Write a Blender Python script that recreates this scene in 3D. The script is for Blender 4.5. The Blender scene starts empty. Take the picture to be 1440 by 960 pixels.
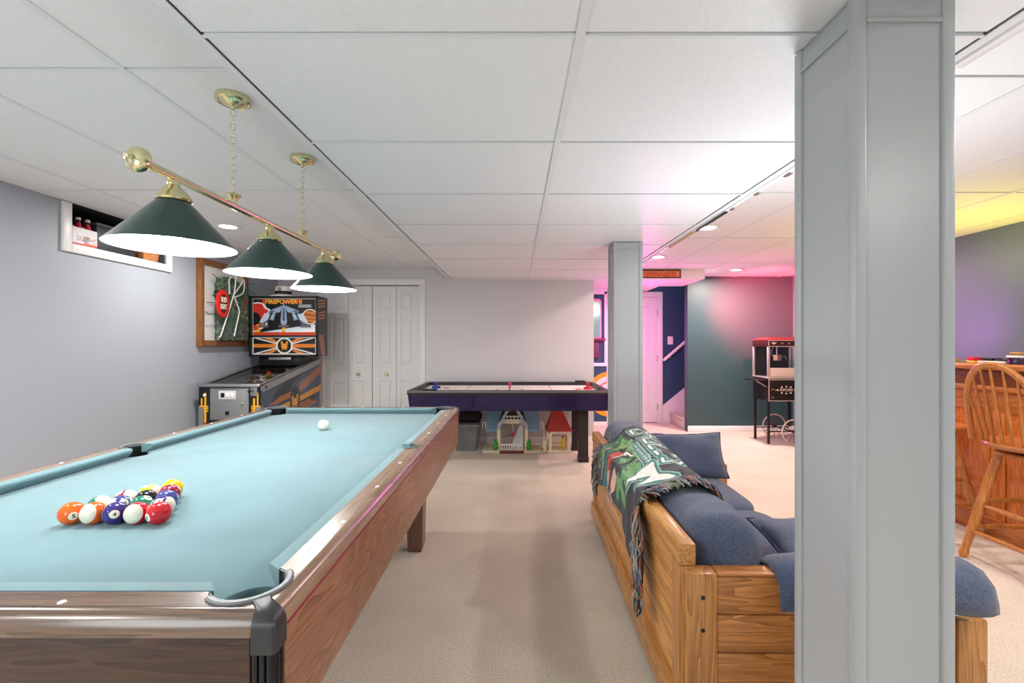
import bpy, bmesh, math, random
import numpy as np
from mathutils import Vector, Matrix, Euler
random.seed(7)
PI = math.pi
SC = bpy.context.scene
COL = SC.collection

# ------------------------------------------------------------------ camera, world, lights, exposure
CAM_H = 1.24                      # eye height, m
F_PX = 640.0                      # 16 mm lens on a 36 mm wide frame of 1440 px
cam_d = bpy.data.cameras.new('camera')
cam = bpy.data.objects.new('camera', cam_d)
COL.objects.link(cam)
cam.location = (0, 0, CAM_H)
cam.rotation_euler = (PI / 2, 0, 0)
cam_d.sensor_width = 36.0
cam_d.lens = 16.0
cam_d.shift_x = -5 / 1440
cam_d.shift_y = 2 / 1440
cam_d.clip_start = 0.02
SC.camera = cam

world = bpy.data.worlds.new('world')
SC.world = world
world.use_nodes = True
bg = world.node_tree.nodes['Background']
bg.inputs[0].default_value = (0.90, 0.96, 1.0, 1)
bg.inputs[1].default_value = 0.40

SC.view_settings.view_transform = 'Standard'
SC.view_settings.look = 'None'
SC.view_settings.gamma = 1.0
SC.view_settings.use_curve_mapping = False
SC.view_settings.exposure = 0.80

def lamp(name, kind, loc, energy, color=(1, 1, 1), size=0.1, rot=(0, 0, 0), spot=None, blend=0.6):
    d = bpy.data.lights.new(name, kind)
    d.energy = energy
    d.color = color
    if kind == 'AREA':
        d.shape = 'DISK'
        d.size = size
    elif kind in ('POINT', 'SPOT'):
        d.shadow_soft_size = size
    if kind == 'SPOT':
        d.spot_size = spot or 1.2
        d.spot_blend = blend
    o = bpy.data.objects.new(name, d)
    COL.objects.link(o)
    o.location = loc
    o.rotation_euler = rot
    return o

def aim(o, target):
    o.rotation_euler = (Vector(target) - o.location).to_track_quat('-Z', 'Y').to_euler()

WARM = (1.0, 0.98, 0.95)
# party-coloured lamps of the bar side and of the stair corner
# added soft fill, no such lamp known, from behind and left of the camera
lamp('added_fill', 'POINT', (-1.3, -0.4, 1.15), 20, (0.90, 0.98, 1.0), 0.35)
lamp('added_uplight', 'AREA', (1.36, 2.12, 0.95), 10, (0.90, 0.97, 1.0), 0.5, rot=(PI, 0, 0))  # added unseen lamp behind the near column, brightens ceiling and room
lamp('magenta_lamp', 'POINT', (1.75, 6.10, 1.35), 14, (1.0, 0.10, 0.72), 0.10)
o = lamp('red_lamp', 'SPOT', (2.9, 5.0, 1.85), 430, (1.0, 0.05, 0.10), 0.06, spot=1.25, blend=1.0); aim(o, (3.45, 6.35, 1.75))
o = lamp('rose_lamp', 'SPOT', (2.9, 4.6, 1.0), 12, (1.0, 0.30, 0.36), 0.10, spot=1.8, blend=1.0); aim(o, (2.9, 5.4, 2.2))
o = lamp('yellow_lamp', 'SPOT', (3.45, 3.3, 1.15), 30, (1.0, 0.86, 0.10), 0.05, spot=2.0, blend=0.9); aim(o, (3.2, 3.4, 2.2))
o = lamp('violet_lamp', 'SPOT', (3.2, 3.5, 1.2), 13, (1.0, 0.18, 0.85), 0.05, spot=1.5, blend=1.0); aim(o, (3.9, 4.1, 1.5))
# recessed ceiling downlights (their housings are built below); the last ones are out of view
DOWNLIGHTS_SEEN = [(1.54, 3.65), (1.53, 4.89), (2.785, 5.75), (-2.28, 3.61)]
DOWNLIGHTS_UNSEEN = [(1.54, 2.41), (2.785, 4.5), (2.785, 3.2), (2.2, 0.9), (-2.28, 1.5), (-2.28, -0.6), (2.2, -0.8)]

# ------------------------------------------------------------------ helpers
def lin(r, g=None, b=None):
    if g is None:
        r, g, b = r
    f = lambda c: (c / 255 / 12.92) if c / 255 <= 0.04045 else ((c / 255 + 0.055) / 1.055) ** 2.4
    return (f(r), f(g), f(b), 1.0)

def onY(Y, px, py):
    return ((px - 725) * Y / F_PX, Y, CAM_H - (py - 482) * Y / F_PX)
def onX(X, px, py):
    Y = F_PX * X / (px - 725)
    return (X, Y, CAM_H - (py - 482) * Y / F_PX)

MATS = {}
def mat(name, color, rough=0.5, metal=0.0, spec=0.5, bump=0.0, bscale=200.0, var=0.0, vscale=8.0, emit=None, estr=0.0,
        trans=0.0, coat=0.0, sheen=0.0, ior=1.45, stretch=(1, 1, 1)):
    """plain procedural material: noise-varied base colour and a noise bump"""
    if name in MATS:
        return MATS[name]
    m = bpy.data.materials.new(name)
    m.use_nodes = True
    nt = m.node_tree
    p = nt.nodes['Principled BSDF']
    c = lin(color) if max(color[:3]) > 1.0 else (*color[:3], 1)
    p.inputs['Base Color'].default_value = c
    p.inputs['Roughness'].default_value = rough
    p.inputs['Metallic'].default_value = metal
    p.inputs['Specular IOR Level'].default_value = spec
    p.inputs['Transmission Weight'].default_value = trans
    p.inputs['IOR'].default_value = ior
    p.inputs['Coat Weight'].default_value = coat
    p.inputs['Sheen Weight'].default_value = sheen
    if emit:
        p.inputs['Emission Color'].default_value = lin(emit)
        p.inputs['Emission Strength'].default_value = estr
    if var or bump:
        tc = nt.nodes.new('ShaderNodeTexCoord')
        mp = nt.nodes.new('ShaderNodeMapping')
        mp.inputs['Scale'].default_value = stretch
        nt.links.new(tc.outputs['Object'], mp.inputs['Vector'])
    if var:
        n = nt.nodes.new('ShaderNodeTexNoise')
        n.inputs['Scale'].default_value = vscale
        n.inputs['Detail'].default_value = 5
        nt.links.new(mp.outputs['Vector'], n.inputs['Vector'])
        r = nt.nodes.new('ShaderNodeValToRGB')
        r.color_ramp.elements[0].position = 0.3
        r.color_ramp.elements[1].position = 0.7
        r.color_ramp.elements[0].color = tuple(max(0, x * (1 - var)) for x in c[:3]) + (1,)
        r.color_ramp.elements[1].color = tuple(min(1, x * (1 + var)) for x in c[:3]) + (1,)
        nt.links.new(n.outputs['Fac'], r.inputs['Fac'])
        nt.links.new(r.outputs['Color'], p.inputs['Base Color'])
    if bump:
        n2 = nt.nodes.new('ShaderNodeTexNoise')
        n2.inputs['Scale'].default_value = bscale
        n2.inputs['Detail'].default_value = 3
        nt.links.new(mp.outputs['Vector'], n2.inputs['Vector'])
        b = nt.nodes.new('ShaderNodeBump')
        b.inputs['Strength'].default_value = bump
        b.inputs['Distance'].default_value = 0.004
        nt.links.new(n2.outputs['Fac'], b.inputs['Height'])
        nt.links.new(b.outputs['Normal'], p.inputs['Normal'])
    MATS[name] = m
    return m

def wood(name, light, dark, axis='X', scale=14.0, rough=0.35, coat=0.2, ring=0.5, contrast=0.5, stretch=14.0, rnd=True):
    """wood with grain running along one object axis"""
    if name in MATS:
        return MATS[name]
    m = bpy.data.materials.new(name)
    m.use_nodes = True
    nt = m.node_tree
    p = nt.nodes['Principled BSDF']
    p.inputs['Roughness'].default_value = rough
    p.inputs['Coat Weight'].default_value = coat
    p.inputs['Coat Roughness'].default_value = 0.15
    tc = nt.nodes.new('ShaderNodeTexCoord')
    mp = nt.nodes.new('ShaderNodeMapping')
    s = [scale] * 3
    s['XYZ'.index(axis)] = scale / stretch
    mp.inputs['Scale'].default_value = s
    nt.links.new(tc.outputs['Object'], mp.inputs['Vector'])
    if rnd:
        oi = nt.nodes.new('ShaderNodeObjectInfo')
        mu = nt.nodes.new('ShaderNodeMath'); mu.operation = 'MULTIPLY'; mu.inputs[1].default_value = 37.0
        nt.links.new(oi.outputs['Random'], mu.inputs[0])
        cb = nt.nodes.new('ShaderNodeCombineXYZ')
        for k in range(3):
            nt.links.new(mu.outputs[0], cb.inputs[k])
        nt.links.new(cb.outputs[0], mp.inputs['Location'])
    n = nt.nodes.new('ShaderNodeTexNoise')
    n.inputs['Scale'].default_value = 1.0
    n.inputs['Detail'].default_value = 2
    n.inputs['Distortion'].default_value = 0.6
    nt.links.new(mp.outputs['Vector'], n.inputs['Vector'])
    mul = nt.nodes.new('ShaderNodeMath'); mul.operation = 'MULTIPLY'; mul.inputs[1].default_value = 9.0 * ring * 2
    nt.links.new(n.outputs['Fac'], mul.inputs[0])
    fr = nt.nodes.new('ShaderNodeMath'); fr.operation = 'FRACT'
    nt.links.new(mul.outputs[0], fr.inputs[0])
    n2 = nt.nodes.new('ShaderNodeTexNoise')
    n2.inputs['Scale'].default_value = 9.0
    n2.inputs['Detail'].default_value = 6
    nt.links.new(mp.outputs['Vector'], n2.inputs['Vector'])
    mx = nt.nodes.new('ShaderNodeMix'); mx.data_type = 'FLOAT'
    mx.inputs[0].default_value = contrast
    nt.links.new(n2.outputs['Fac'], mx.inputs[2])
    nt.links.new(fr.outputs[0], mx.inputs[3])
    r = nt.nodes.new('ShaderNodeValToRGB')
    r.color_ramp.elements[0].position = 0.15
    r.color_ramp.elements[1].position = 0.85
    r.color_ramp.elements[0].color = lin(dark)
    r.color_ramp.elements[1].color = lin(light)
    nt.links.new(mx.outputs[0], r.inputs['Fac'])
    nt.links.new(r.outputs['Color'], p.inputs['Base Color'])
    b = nt.nodes.new('ShaderNodeBump'); b.inputs['Strength'].default_value = 0.08; b.inputs['Distance'].default_value = 0.002
    nt.links.new(mx.outputs[0], b.inputs['Height'])
    nt.links.new(b.outputs['Normal'], p.inputs['Normal'])
    MATS[name] = m
    return m

def print_mat(name, rough=0.4, sheen=0.0, bump=0.0):
    """flat print: the colours come from the mesh's colour attribute"""
    if name in MATS:
        return MATS[name]
    m = bpy.data.materials.new(name)
    m.use_nodes = True
    nt = m.node_tree
    p = nt.nodes['Principled BSDF']
    a = nt.nodes.new('ShaderNodeVertexColor'); a.layer_name = 'Col'
    nt.links.new(a.outputs['Color'], p.inputs['Base Color'])
    p.inputs['Roughness'].default_value = rough
    p.inputs['Sheen Weight'].default_value = sheen
    if bump:
        n = nt.nodes.new('ShaderNodeTexNoise'); n.inputs['Scale'].default_value = 350
        tc = nt.nodes.new('ShaderNodeTexCoord'); nt.links.new(tc.outputs['Object'], n.inputs['Vector'])
        b = nt.nodes.new('ShaderNodeBump'); b.inputs['Strength'].default_value = bump; b.inputs['Distance'].default_value = 0.004
        nt.links.new(n.outputs['Fac'], b.inputs['Height']); nt.links.new(b.outputs['Normal'], p.inputs['Normal'])
    MATS[name] = m
    return m

LOC = {}
def thing(name, label, cat, loc=(0, 0, 0), group=None, rotz=0.0):
    o = bpy.data.objects.new(name, None)
    o.empty_display_size = 0.1
    COL.objects.link(o)
    o.location = loc
    o.rotation_euler = (0, 0, rotz)
    o['label'] = label
    o['category'] = cat
    if group:
        o['group'] = group
    LOC[o.name] = Vector(loc)
    return o
def tag(o, label, cat, group=None):
    o['label'] = label; o['category'] = cat
    if group:
        o['group'] = group
    return o
def struct(o):
    o['kind'] = 'structure'
    return o
def copy_tree(o, parent=None):
    c = o.copy(); COL.objects.link(c)
    if parent:
        c.parent = parent
    LOC[c.name] = LOC.get(o.name, Vector((0, 0, 0)))
    for ch in list(o.children):
        copy_tree(ch, c)
    return c

class MB:
    """collects shapes; build() links them as ONE mesh object"""
    def __init__(s):
        s.bm = bmesh.new()
    def _merge(s, b, m, M=None):
        if M is not None:
            bmesh.ops.transform(b, matrix=M, verts=b.verts)
        for f in b.faces:
            f.material_index = m
        t = bpy.data.meshes.new('tmp'); b.to_mesh(t); b.free()
        s.bm.from_mesh(t); bpy.data.meshes.remove(t)
        return s
    def box(s, x0, x1, y0, y1, z0, z1, bev=0.0, seg=2, m=0, M=None):
        b = bmesh.new()
        bmesh.ops.create_cube(b, size=1)
        bmesh.ops.scale(b, vec=(abs(x1 - x0), abs(y1 - y0), abs(z1 - z0)), verts=b.verts)
        if bev:
            bmesh.ops.bevel(b, geom=b.edges[:], offset=bev, segments=seg, profile=0.5, affect='EDGES', clamp_overlap=True)
        bmesh.ops.translate(b, vec=((x0 + x1) / 2, (y0 + y1) / 2, (z0 + z1) / 2), verts=b.verts)
        return s._merge(b, m, M)
    def prism(s, pts, d0, d1, axis='Z', m=0, bev=0.0, seg=2, M=None, pick=None):
        """2D outline extruded along an axis; for X pts are (y,z), for Y (x,z), for Z (x,y)"""
        b = bmesh.new()
        def P(p, d):
            return {'Z': (p[0], p[1], d), 'Y': (p[0], d, p[1]), 'X': (d, p[0], p[1])}[axis]
        va = [b.verts.new(P(p, d0)) for p in pts]
        vb = [b.verts.new(P(p, d1)) for p in pts]
        n = len(pts)
        b.faces.new(va); b.faces.new(vb[::-1])
        for i in range(n):
            j = (i + 1) % n
            b.faces.new((va[i], vb[i], vb[j], va[j]))
        bmesh.ops.recalc_face_normals(b, faces=b.faces)
        if bev:
            g = [e for e in b.edges if pick is None or pick(e.verts[0].co, e.verts[1].co)]
            if g:
                bmesh.ops.bevel(b, geom=g, offset=bev, segments=seg, profile=0.5, affect='EDGES', clamp_overlap=True)
        bmesh.ops.triangulate(b, faces=[f for f in b.faces if len(f.verts) > 4])
        return s._merge(b, m, M)
    def tube(s, pts, r, n=10, m=0, cap=True, closed=False, flat=1.0):
        b = bmesh.new()
        pts = [Vector(p) for p in pts]
        N = len(pts)
        rs = r if hasattr(r, '__len__') else [r] * N
        up = None; rings = []
        for i, p in enumerate(pts):
            if closed:
                t = (pts[(i + 1) % N] - pts[i - 1])
            else:
                t = pts[min(i + 1, N - 1)] - pts[max(i - 1, 0)]
            t = t.normalized() if t.length > 1e-9 else Vector((0, 0, 1))
            if up is None:
                up = Vector((0, 0, 1)) if abs(t.z) < 0.9 else Vector((1, 0, 0))
            u = (up - t * up.dot(t))
            u = u.normalized() if u.length > 1e-6 else t.orthogonal().normalized()
            w = t.cross(u); up = u
            rings.append([b.verts.new(p + (u * math.cos(2 * PI * k / n) + w * math.sin(2 * PI * k / n) * flat) * rs[i]) for k in range(n)])
        L = N if closed else N - 1
        for i in range(L):
            A, B = rings[i], rings[(i + 1) % N]
            for k in range(n):
                k2 = (k + 1) % n
                b.faces.new((A[k], A[k2], B[k2], B[k]))
        if cap and not closed:
            b.faces.new(rings[0][::-1]); b.faces.new(rings[-1])
        return s._merge(b, m)
    def lathe(s, prof, n=24, org=(0, 0, 0), axis=(0, 0, 1), m=0, cap=True):
        """prof: list of (radius, height along the axis)"""
        b = bmesh.new()
        M = Vector((0, 0, 1)).rotation_difference(Vector(axis).normalized()).to_matrix()
        rings = []
        for (r, h) in prof:
            if r < 1e-6:
                rings.append([b.verts.new(M @ Vector((0, 0, h)) + Vector(org))])
            else:
                rings.append([b.verts.new(M @ Vector((r * math.cos(2 * PI * k / n), r * math.sin(2 * PI * k / n), h)) + Vector(org)) for k in range(n)])
        for A, B in zip(rings, rings[1:]):
            for k in range(n):
                k2 = (k + 1) % n
                if len(A) == 1 and len(B) == 1:
                    continue
                if len(A) == 1:
                    b.faces.new((A[0], B[k2], B[k]))
                elif len(B) == 1:
                    b.faces.new((A[k], A[k2], B[0]))
                else:
                    b.faces.new((A[k], A[k2], B[k2], B[k]))
        if cap:
            if len(rings[0]) > 1: b.faces.new(rings[0][::-1])
            if len(rings[-1]) > 1: b.faces.new(rings[-1])
        bmesh.ops.recalc_face_normals(b, faces=b.faces)
        return s._merge(b, m)
    def turned(s, p0, p1, prof, n=12, m=0):
        """turned spindle from p0 to p1; prof: list of (t in 0..1, radius)"""
        p0, p1 = Vector(p0), Vector(p1)
        L = (p1 - p0).length
        return s.lathe([(r, t * L) for t, r in prof], n, p0, p1 - p0, m)
    def sphere(s, c, r, n=16, m=0, sc=(1, 1, 1), e=1.0, nz=None, wob=0.0, M=None, seed=0):
        """ellipsoid; e<1 squares it into a cushion; wob adds soft unevenness"""
        b = bmesh.new()
        nz = nz or max(6, n // 2)
        rd = random.Random(seed)
        ph = [rd.uniform(0, 6.28) for _ in range(8)]
        sp = lambda v: math.copysign(abs(v) ** e, v)
        rows = []
        for i in range(nz + 1):
            a = -PI / 2 + PI * i / nz
            row = []
            for k in range(n):
                t = 2 * PI * k / n
                d = Vector((sp(math.cos(a)) * sp(math.cos(t)), sp(math.cos(a)) * sp(math.sin(t)), sp(math.sin(a))))
                w = 1.0
                if wob:
                    w += wob * (math.sin(4 * d.x + ph[0]) * math.sin(5 * d.y + ph[1]) + 0.6 * math.sin(9 * d.y + ph[2] + 3 * d.z) * math.sin(7 * d.x + ph[3])
                                + 0.4 * math.sin(13 * d.x + 11 * d.z + ph[4]))
                row.append(Vector((d.x * r * sc[0], d.y * r * sc[1], d.z * r * sc[2])) * w)
                if i in (0, nz):
                    break
            rows.append([b.verts.new(v + Vector(c)) if M is None else b.verts.new(M @ v + Vector(c)) for v in row])
        for A, B in zip(rows, rows[1:]):
            for k in range(n):
                k2 = (k + 1) % n
                if len(A) == 1:
                    b.faces.new((A[0], B[k2], B[k]))
                elif len(B) == 1:
                    b.faces.new((A[k], A[k2], B[0]))
                else:
                    b.faces.new((A[k], A[k2], B[k2], B[k]))
        return s._merge(b, m)
    def loft(s, sections, m=0, cap=True, closed_ring=True):
        b = bmesh.new()
        rings = [[b.verts.new(p) for p in sec] for sec in sections]
        n = len(rings[0])
        for A, B in zip(rings, rings[1:]):
            for k in range(n if closed_ring else n - 1):
                k2 = (k + 1) % n
                b.faces.new((A[k], A[k2], B[k2], B[k]))
        if cap and closed_ring:
            b.faces.new(rings[0][::-1]); b.faces.new(rings[-1])
        bmesh.ops.recalc_face_normals(b, faces=b.faces)
        return s._merge(b, m)
    def poly(s, pts, m=0):
        b = bmesh.new()
        b.faces.new([b.verts.new(p) for p in pts])
        bmesh.ops.triangulate(b, faces=[f for f in b.faces if len(f.verts) > 4])
        return s._merge(b, m)
    def text(s, body, size, org, u, v, m=0, depth=0.001, squeeze=1.0, align='CENTER', shear=0.0, warp=None, bold=0.0):
        """lettering as a mesh lying in the plane spanned by u and v"""
        cu = bpy.data.curves.new('t', 'FONT')
        cu.body = body; cu.size = size; cu.align_x = align; cu.align_y = 'CENTER'; cu.shear = shear
        cu.extrude = depth / 2; cu.offset = bold; cu.resolution_u = 3
        ob = bpy.data.objects.new('t', cu); COL.objects.link(ob)
        dg = bpy.context.evaluated_depsgraph_get()
        me = bpy.data.meshes.new_from_object(ob.evaluated_get(dg))
        bpy.data.objects.remove(ob); bpy.data.curves.remove(cu)
        u = Vector(u).normalized(); v = Vector(v).normalized(); w = u.cross(v)
        b = bmesh.new(); b.from_mesh(me); bpy.data.meshes.remove(me)
        for vt in b.verts:
            c = vt.co
            if warp:
                vt.co = warp(c.x * squeeze, c.y, c.z)
            else:
                vt.co = Vector(org) + u * c.x * squeeze + v * c.y + w * (c.z + depth / 2)
        return s._merge(b, m)
    def build(s, name, mats, parent=None, smooth=35, local=False, recalc=False):
        if recalc:
            bmesh.ops.recalc_face_normals(s.bm, faces=s.bm.faces)
        off = LOC.get(parent.name, Vector((0, 0, 0))) if parent else Vector((0, 0, 0))
        if not local and off.length:
            bmesh.ops.translate(s.bm, vec=-off, verts=s.bm.verts)
        me = bpy.data.meshes.new(name)
        s.bm.to_mesh(me); s.bm.free()
        for mm in (mats if isinstance(mats, (list, tuple)) else [mats]):
            me.materials.append(mm)
        if smooth:
            me.polygons.foreach_set('use_smooth', [True] * len(me.polygons))
            me.set_sharp_from_angle(angle=math.radians(smooth))
        o = bpy.data.objects.new(name, me)
        COL.objects.link(o)
        if parent:
            o.parent = parent
        LOC[o.name] = off
        return o

def raster_panel(name, org, u, v, nu, nv, fn, m, parent=None, local=False, surf=None):
    """a printed panel: a fine grid whose vertex colours come from fn(U, V) -> (nv, nu, 3) sRGB 0..255"""
    U, V = np.meshgrid(np.linspace(0, 1, nu), np.linspace(0, 1, nv))
    rgb = np.clip(np.asarray(fn(U, V), dtype=float), 0, 255) / 255
    rgb = np.where(rgb <= 0.04045, rgb / 12.92, ((rgb + 0.055) / 1.055) ** 2.4)
    if surf is None:
        P = np.asarray(org)[None, None] + U[..., None] * np.asarray(u)[None, None] + V[..., None] * np.asarray(v)[None, None]
    else:
        P = surf(U, V)
    off = LOC.get(parent.name, Vector((0, 0, 0))) if parent else Vector((0, 0, 0))
    if not local:
        P = P - np.array(off)[None, None]
    idx = np.arange(nu * nv).reshape(nv, nu)
    q = np.stack([idx[:-1, :-1], idx[:-1, 1:], idx[1:, 1:], idx[1:, :-1]], -1).reshape(-1, 4)
    me = bpy.data.meshes.new(name)
    me.from_pydata(P.reshape(-1, 3).tolist(), [], q.tolist())
    at = me.color_attributes.new('Col', 'FLOAT_COLOR', 'POINT')
    at.data.foreach_set('color', np.concatenate([rgb.reshape(-1, 3), np.ones((nu * nv, 1))], 1).astype(np.float32).ravel())
    me.materials.append(m)
    me.polygons.foreach_set('use_smooth', [True] * len(me.polygons))
    o = bpy.data.objects.new(name, me); COL.objects.link(o)
    if parent:
        o.parent = parent
    LOC[o.name] = off
    return o

# raster drawing on (U,V) arrays
def rpoly(U, V, pts):
    """inside-polygon mask"""
    ins = np.zeros(U.shape, bool)
    n = len(pts)
    for i in range(n):
        x0, y0 = pts[i]; x1, y1 = pts[(i + 1) % n]
        if y0 == y1:
            continue
        c = ((y0 > V) != (y1 > V)) & (U < (x1 - x0) * (V - y0) / (y1 - y0) + x0)
        ins ^= c
    return ins
def rline(U, V, pts, w, asp=1.0):
    d = np.full(U.shape, 1e9)
    for (x0, y0), (x1, y1) in zip(pts, pts[1:]):
        ax, ay = U * asp - x0 * asp, V - y0
        bx, by = (x1 - x0) * asp, y1 - y0
        t = np.clip((ax * bx + ay * by) / max(bx * bx + by * by, 1e-9), 0, 1)
        d = np.minimum(d, np.hypot(ax - t * bx, ay - t * by))
    return d < w
def rcirc(U, V, cx, cy, r, asp=1.0):
    return np.hypot((U - cx) * asp, V - cy) < r
def paint(img, mask, c):
    img[mask] = c
def rnoise(U, V, f, seed=0):
    rd = np.random.RandomState(seed)
    s = np.zeros(U.shape)
    for k in range(10):
        a, ph = rd.uniform(0, 2 * PI), rd.uniform(0, 6.28)
        ff = f * rd.uniform(0.5, 1.8)
        s += np.sin(ff * (U * math.cos(a) + V * math.sin(a)) + ph + 1.5 * np.sin(ff * 0.6 * (V * math.cos(a) - U * math.sin(a)) + ph))
    return s / 4.0
# ------------------------------------------------------------------ shared materials
M_WALL_L = mat('wall_paint_cool_grey', (166, 172, 181), 0.55, bump=0.05, bscale=60)
M_WALL_B = mat('wall_paint_warm_grey', (216, 216, 219), 0.6, bump=0.05, bscale=60)
M_TEAL = mat('wall_paint_dark_teal', (56, 83, 87), 0.45, bump=0.06, bscale=50)
M_TEAL_LIT = mat('wall_paint_teal_lit', (104, 122, 138), 0.36, bump=0.06, bscale=50)  # right wall's teal paint, its lit grey-blue look put into the colour
M_BLUE = mat('wall_paint_navy_blue', (50, 78, 106), 0.5, bump=0.05, bscale=60)
M_WHITE = mat('white_trim_paint', (236, 236, 236), 0.35)
M_DOOR = mat('white_door_paint', (230, 230, 231), 0.42, bump=0.04, bscale=90, stretch=(3, 3, 0.3))
M_TILE = mat('ceiling_tile_white', (229, 232, 235), 0.45, spec=0.4, bump=0.4, bscale=80, var=0.02, vscale=60, stretch=(1, 0.6, 1))
M_TEE = mat('ceiling_tee_white', (222, 225, 228), 0.45)
M_DARK = mat('dark_void', (16, 16, 17), 0.8)
M_BLACK = mat('black_plastic', (16, 16, 18), 0.35)
M_BLACKM = mat('matt_black_paint', (22, 21, 22), 0.6)
M_CHROME = mat('brushed_steel', (190, 190, 192), 0.28, metal=1.0)
M_STEEL = mat('satin_steel', (168, 168, 170), 0.42, metal=0.85)
M_BRASS = mat('polished_brass', (226, 216, 172), 0.17, metal=1.0)
M_COLUMN = mat('column_grey_paint', (172, 176, 179), 0.38, bump=0.03, bscale=70)
M_COLUMN2 = mat('column_panel_grey_paint', (174, 177, 180), 0.34, bump=0.04, bscale=50)
M_FELT = mat('teal_felt', (112, 145, 151), 0.92, spec=0.15, bump=0.12, bscale=700, var=0.05, vscale=7, sheen=0.25)
M_CREAM = mat('cream_plastic', (232, 218, 186), 0.45)
M_RED = mat('red_plastic', (208, 38, 44), 0.35)
M_WHITEP = mat('white_plastic', (240, 240, 238), 0.3)
M_GLASS = mat('clear_glass', (1.0, 1.0, 1.0), 0.02, trans=1.0, ior=1.12)

def carpet_material():
    m = bpy.data.materials.new('beige_carpet'); m.use_nodes = True
    nt = m.node_tree; p = nt.nodes['Principled BSDF']
    p.inputs['Roughness'].default_value = 0.95; p.inputs['Specular IOR Level'].default_value = 0.1
    p.inputs['Sheen Weight'].default_value = 0.3
    tc = nt.nodes.new('ShaderNodeTexCoord')
    def noise(sc, det):
        n = nt.nodes.new('ShaderNodeTexNoise'); n.inputs['Scale'].default_value = sc; n.inputs['Detail'].default_value = det
        nt.links.new(tc.outputs['Object'], n.inputs['Vector']); return n
    a, b, c = noise(150, 6), noise(2.2, 5), noise(420, 2)
    mx = nt.nodes.new('ShaderNodeMix'); mx.data_type = 'FLOAT'; mx.inputs[0].default_value = 0.25
    nt.links.new(a.outputs['Fac'], mx.inputs[2]); nt.links.new(b.outputs['Fac'], mx.inputs[3])
    r = nt.nodes.new('ShaderNodeValToRGB')
    r.color_ramp.elements[0].position = 0.33; r.color_ramp.elements[1].position = 0.66
    r.color_ramp.elements[0].color = lin(188, 173, 153); r.color_ramp.elements[1].color = lin(241, 228, 210)
    nt.links.new(mx.outputs[0], r.inputs['Fac']); nt.links.new(r.outputs['Color'], p.inputs['Base Color'])
    bp = nt.nodes.new('ShaderNodeBump'); bp.inputs['Strength'].default_value = 0.5; bp.inputs['Distance'].default_value = 0.008
    nt.links.new(c.outputs['Fac'], bp.inputs['Height']); nt.links.new(bp.outputs['Normal'], p.inputs['Normal'])
    return m
M_CARPET = carpet_material()

# ------------------------------------------------------------------ the room shell
XL, XR = -2.94, 3.87
YB, YS, YT = 5.62, 7.1, 6.35        # grey back wall, stair wall, teal wall
ZC, ZS = 2.165, 2.01               # ceiling, soffit
YN = -2.6                          # where the modelled room ends behind the camera

struct(MB().box(XL - .12, XR + .12, YN, 7.4, -.1, 0).build('floor', M_CARPET))

w = MB()
w.box(XL - .12, XL, YN, YB + .115, 0, 1.895).box(XL - .12, XL, YN, 3.0, 1.895, ZC + .1).box(XL - .12, XL, 3.816, YB + .115, 1.895, ZC + .1)
struct(w.build('wall_left', M_WALL_L))
w = MB()
CX0, CX1, CZ = -2.375, -1.178, 1.955   # closet opening
w.box(XL, CX0, YB, YB + .115, 0, ZC + .1).box(CX1, .966, YB, YB + .115, 0, ZC + .1).box(CX0, CX1, YB, YB + .115, CZ, ZC + .1)
w.box(CX0 - .1, CX1 + .1, YB + .5, YB + .52, 0, ZC)
struct(w.build('wall_back', M_WALL_B))
struct(MB().box(.5, XR + .12, YS, YS + .1, 0, 3.0).build('wall_stair', M_BLUE))
struct(MB().box(2.40, XR, YT, YT + .115, 0, 3.0).build('wall_teal', M_TEAL))
struct(MB().box(XR, XR + .12, YN, YS, 0, 3.0).build('wall_right', M_TEAL_LIT))
# navy partition with white framing, seen in the gap beside the grey wall
PY = 6.75
w = MB()
w.box(.55, 1.352, PY, PY + .3, 0, 2.05)
struct(w.build('wall_niche', M_BLUE))
w = MB()
w.box(.55, 1.352, PY - .02, PY, .895, .945, .004)
w.box(1.312, 1.352, PY - .02, PY, .945, 2.0, .004)
w.box(.55, 1.352, PY - .02, PY, 1.96, 2.045, .004)
w.box(.55, 1.352, PY - .015, PY, 0.0, .075, .004)
struct(w.build('trim_4', M_WHITE))

def baseboard(name, x0, x1, y0, y1, h=.085):
    struct(MB().box(x0, x1, y0, y1, 0, h, .004).build(name, M_WHITE))
baseboard('baseboard_left', XL, XL + .014, YN, YB)
baseboard('baseboard_back', -1.10, .966, YB - .014, YB)
baseboard('baseboard_teal', 2.40, XR - .001, YT - .014, YT)
baseboard('baseboard_stair', 1.0, 1.38, YS - .014, YS)
baseboard('baseboard_right', XR - .014, XR, YN, YT - .016)

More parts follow.
